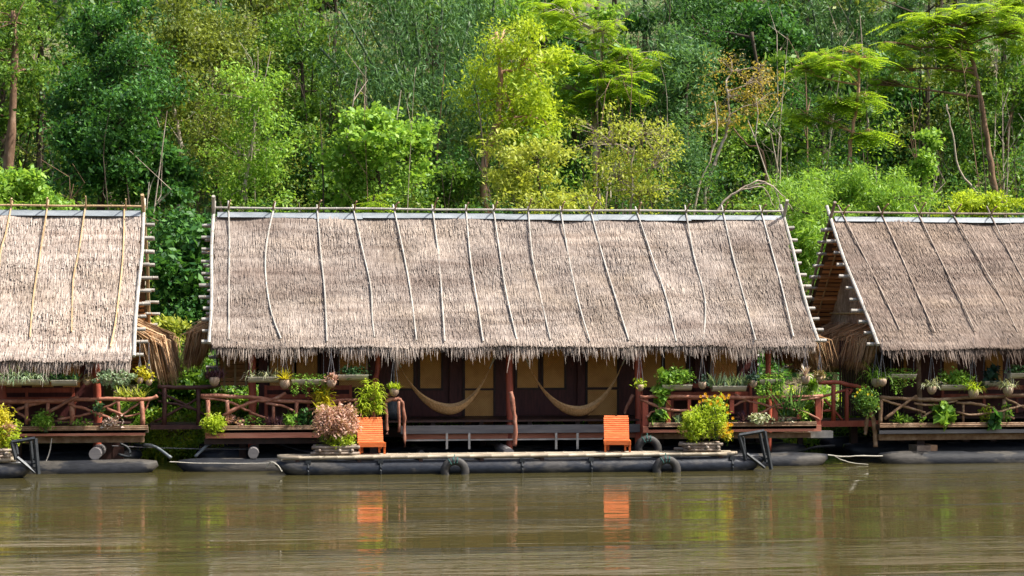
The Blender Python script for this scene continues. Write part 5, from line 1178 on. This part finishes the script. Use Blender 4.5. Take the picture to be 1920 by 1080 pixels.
for i in range(900):
    Y = 53 + 26 * random.random() ** 1.1; x = A(random.uniform(-120, 2040), 400, Y).x; z = tz(x, Y); rr = random.uniform(.6, 1.6); key = random.choices(keys, [.36, .42, .08, .14])[0]  # weighted to dark leaves: shade between the trees put into the colour
    (V, Q), C = lobe_leaves((x, Y, z + rr * .55), (rr * 1.2, rr, rr * .9), int(20 * rr), 12, .2, .17, .5, .3); und[key].append((V, Q))
for i in range(230):           # taller thicket stems between the trees
    Y = random.uniform(56, 74); x = A(random.uniform(-120, 2040), 300, Y).x; z = tz(x, Y); h = random.uniform(1.5, 5.0); key = random.choices(keys, [.34, .34, .10, .22])[0]
    for k in range(4):
        rr = random.uniform(.35, .85); (V, Q), C = lobe_leaves((x + random.gauss(0, .6), Y + random.gauss(0, .5), z + h * random.uniform(.35, 1)), (rr, rr, rr * 1.1), int(11 * rr) + 3, 12, .2, .125, .45, .1); und[key].append((V, Q))
stems = {'bark_dark': MB(), 'bark_pale': MB(), 'bark_brown': MB()}
for i in range(150):
    Y = random.uniform(56, 72); x = A(random.uniform(-100, 2020), 300, Y).x; z = tz(x, Y); h = random.uniform(3, 7); lean = random.gauss(0, .12); st_ = stems[random.choices(list(stems), [.45, .3, .25])[0]]; r0 = random.uniform(.02, .055)
    P = smoothline([(x, Y, z - .2), (x + lean * h * .4 + random.gauss(0, .1), Y, z + h * .4), (x + lean * h * .9 + random.gauss(0, .2), Y, z + h)], 4); st_.tube(P, [r0 - r0 * .7 * k / (len(P) - 1) for k in range(len(P))], 5, False)
    for k in range(4):
        q = P[random.randint(2, len(P) - 1)]; st_.tube([q, q + Vector((random.gauss(0, .2), random.gauss(0, .2), random.uniform(.3, .8))), q + Vector((random.gauss(0, .38), random.gauss(0, .3), random.uniform(.8, 1.7)))], [r0 * .4, r0 * .25, .006], 4, False)
uw = thing('undergrowth', 'thick green undergrowth under the hillside trees', 'undergrowth', (6, 60, 4)); uw['kind'] = 'stuff'
for k, v in und.items(): V, Q = cat(v); npobj('foliage', V, Q, k, uw)
for k, v in stems.items(): obj('stems', v, k, uw)
bk_ = {'leaf_fresh': [], 'leaf_forest': [], 'leaf_lime': [], 'leaf_dry': []}; keys = list(bk_)
for i in range(760):
    Y = 48.7 + 3.8 * random.random(); x = random.uniform(-9, 24); z = max(.03, tz(x, Y)); rr = random.uniform(.18, .45); key = random.choices(keys, [.46, .22, .18, .14])[0]
    (V, Q), C = lobe_leaves((x, Y, z + rr * .5), (rr * 1.3, rr, rr), 12, 10, .08, .10, .5, .2); bk_[key].append((V, Q))
for i in range(150):
    Y = random.uniform(47.0, 49.6); x = random.uniform(-3.6, .6); z = max(.03, tz(x, Y)); rr = random.uniform(.16, .34); key = random.choices(keys, [.4, .02, .54, .04])[0]  # mostly lime and fresh leaves, bright colour in place of sunlight missing here
    (V, Q), C = lobe_leaves((x, Y, z + rr * .5), (rr * 1.3, rr, rr), 14, 10, .07, .09, .5, .2); bk_[key].append((V, Q))
bw = thing('bank_plants', 'low bright green plants and dry stalks on the river bank under the huts', 'bank plants', (6, 50.5, .5)); bw['kind'] = 'stuff'
for k, v in bk_.items(): V, Q = cat(v); npobj('foliage', V, Q, k, bw)
# dry grass at the water's edge below the steps
m = MB()
for i in range(900):
    x = random.uniform(2.2, 9.5); y = 49.3 + random.random() * .8; m.blade((x, y, max(0, tz(x, y)) + random.uniform(.3, .7)), (random.gauss(0, .4), -.5, random.uniform(-.4, .6)), random.uniform(.3, .6), .018, 2.0, 3)
o = npobj('bank_grass', m.v, m.f, 'leaf_dry'); tag(o, 'dry straw-coloured grass hanging on the bank behind the steps', 'grass', kind='stuff')
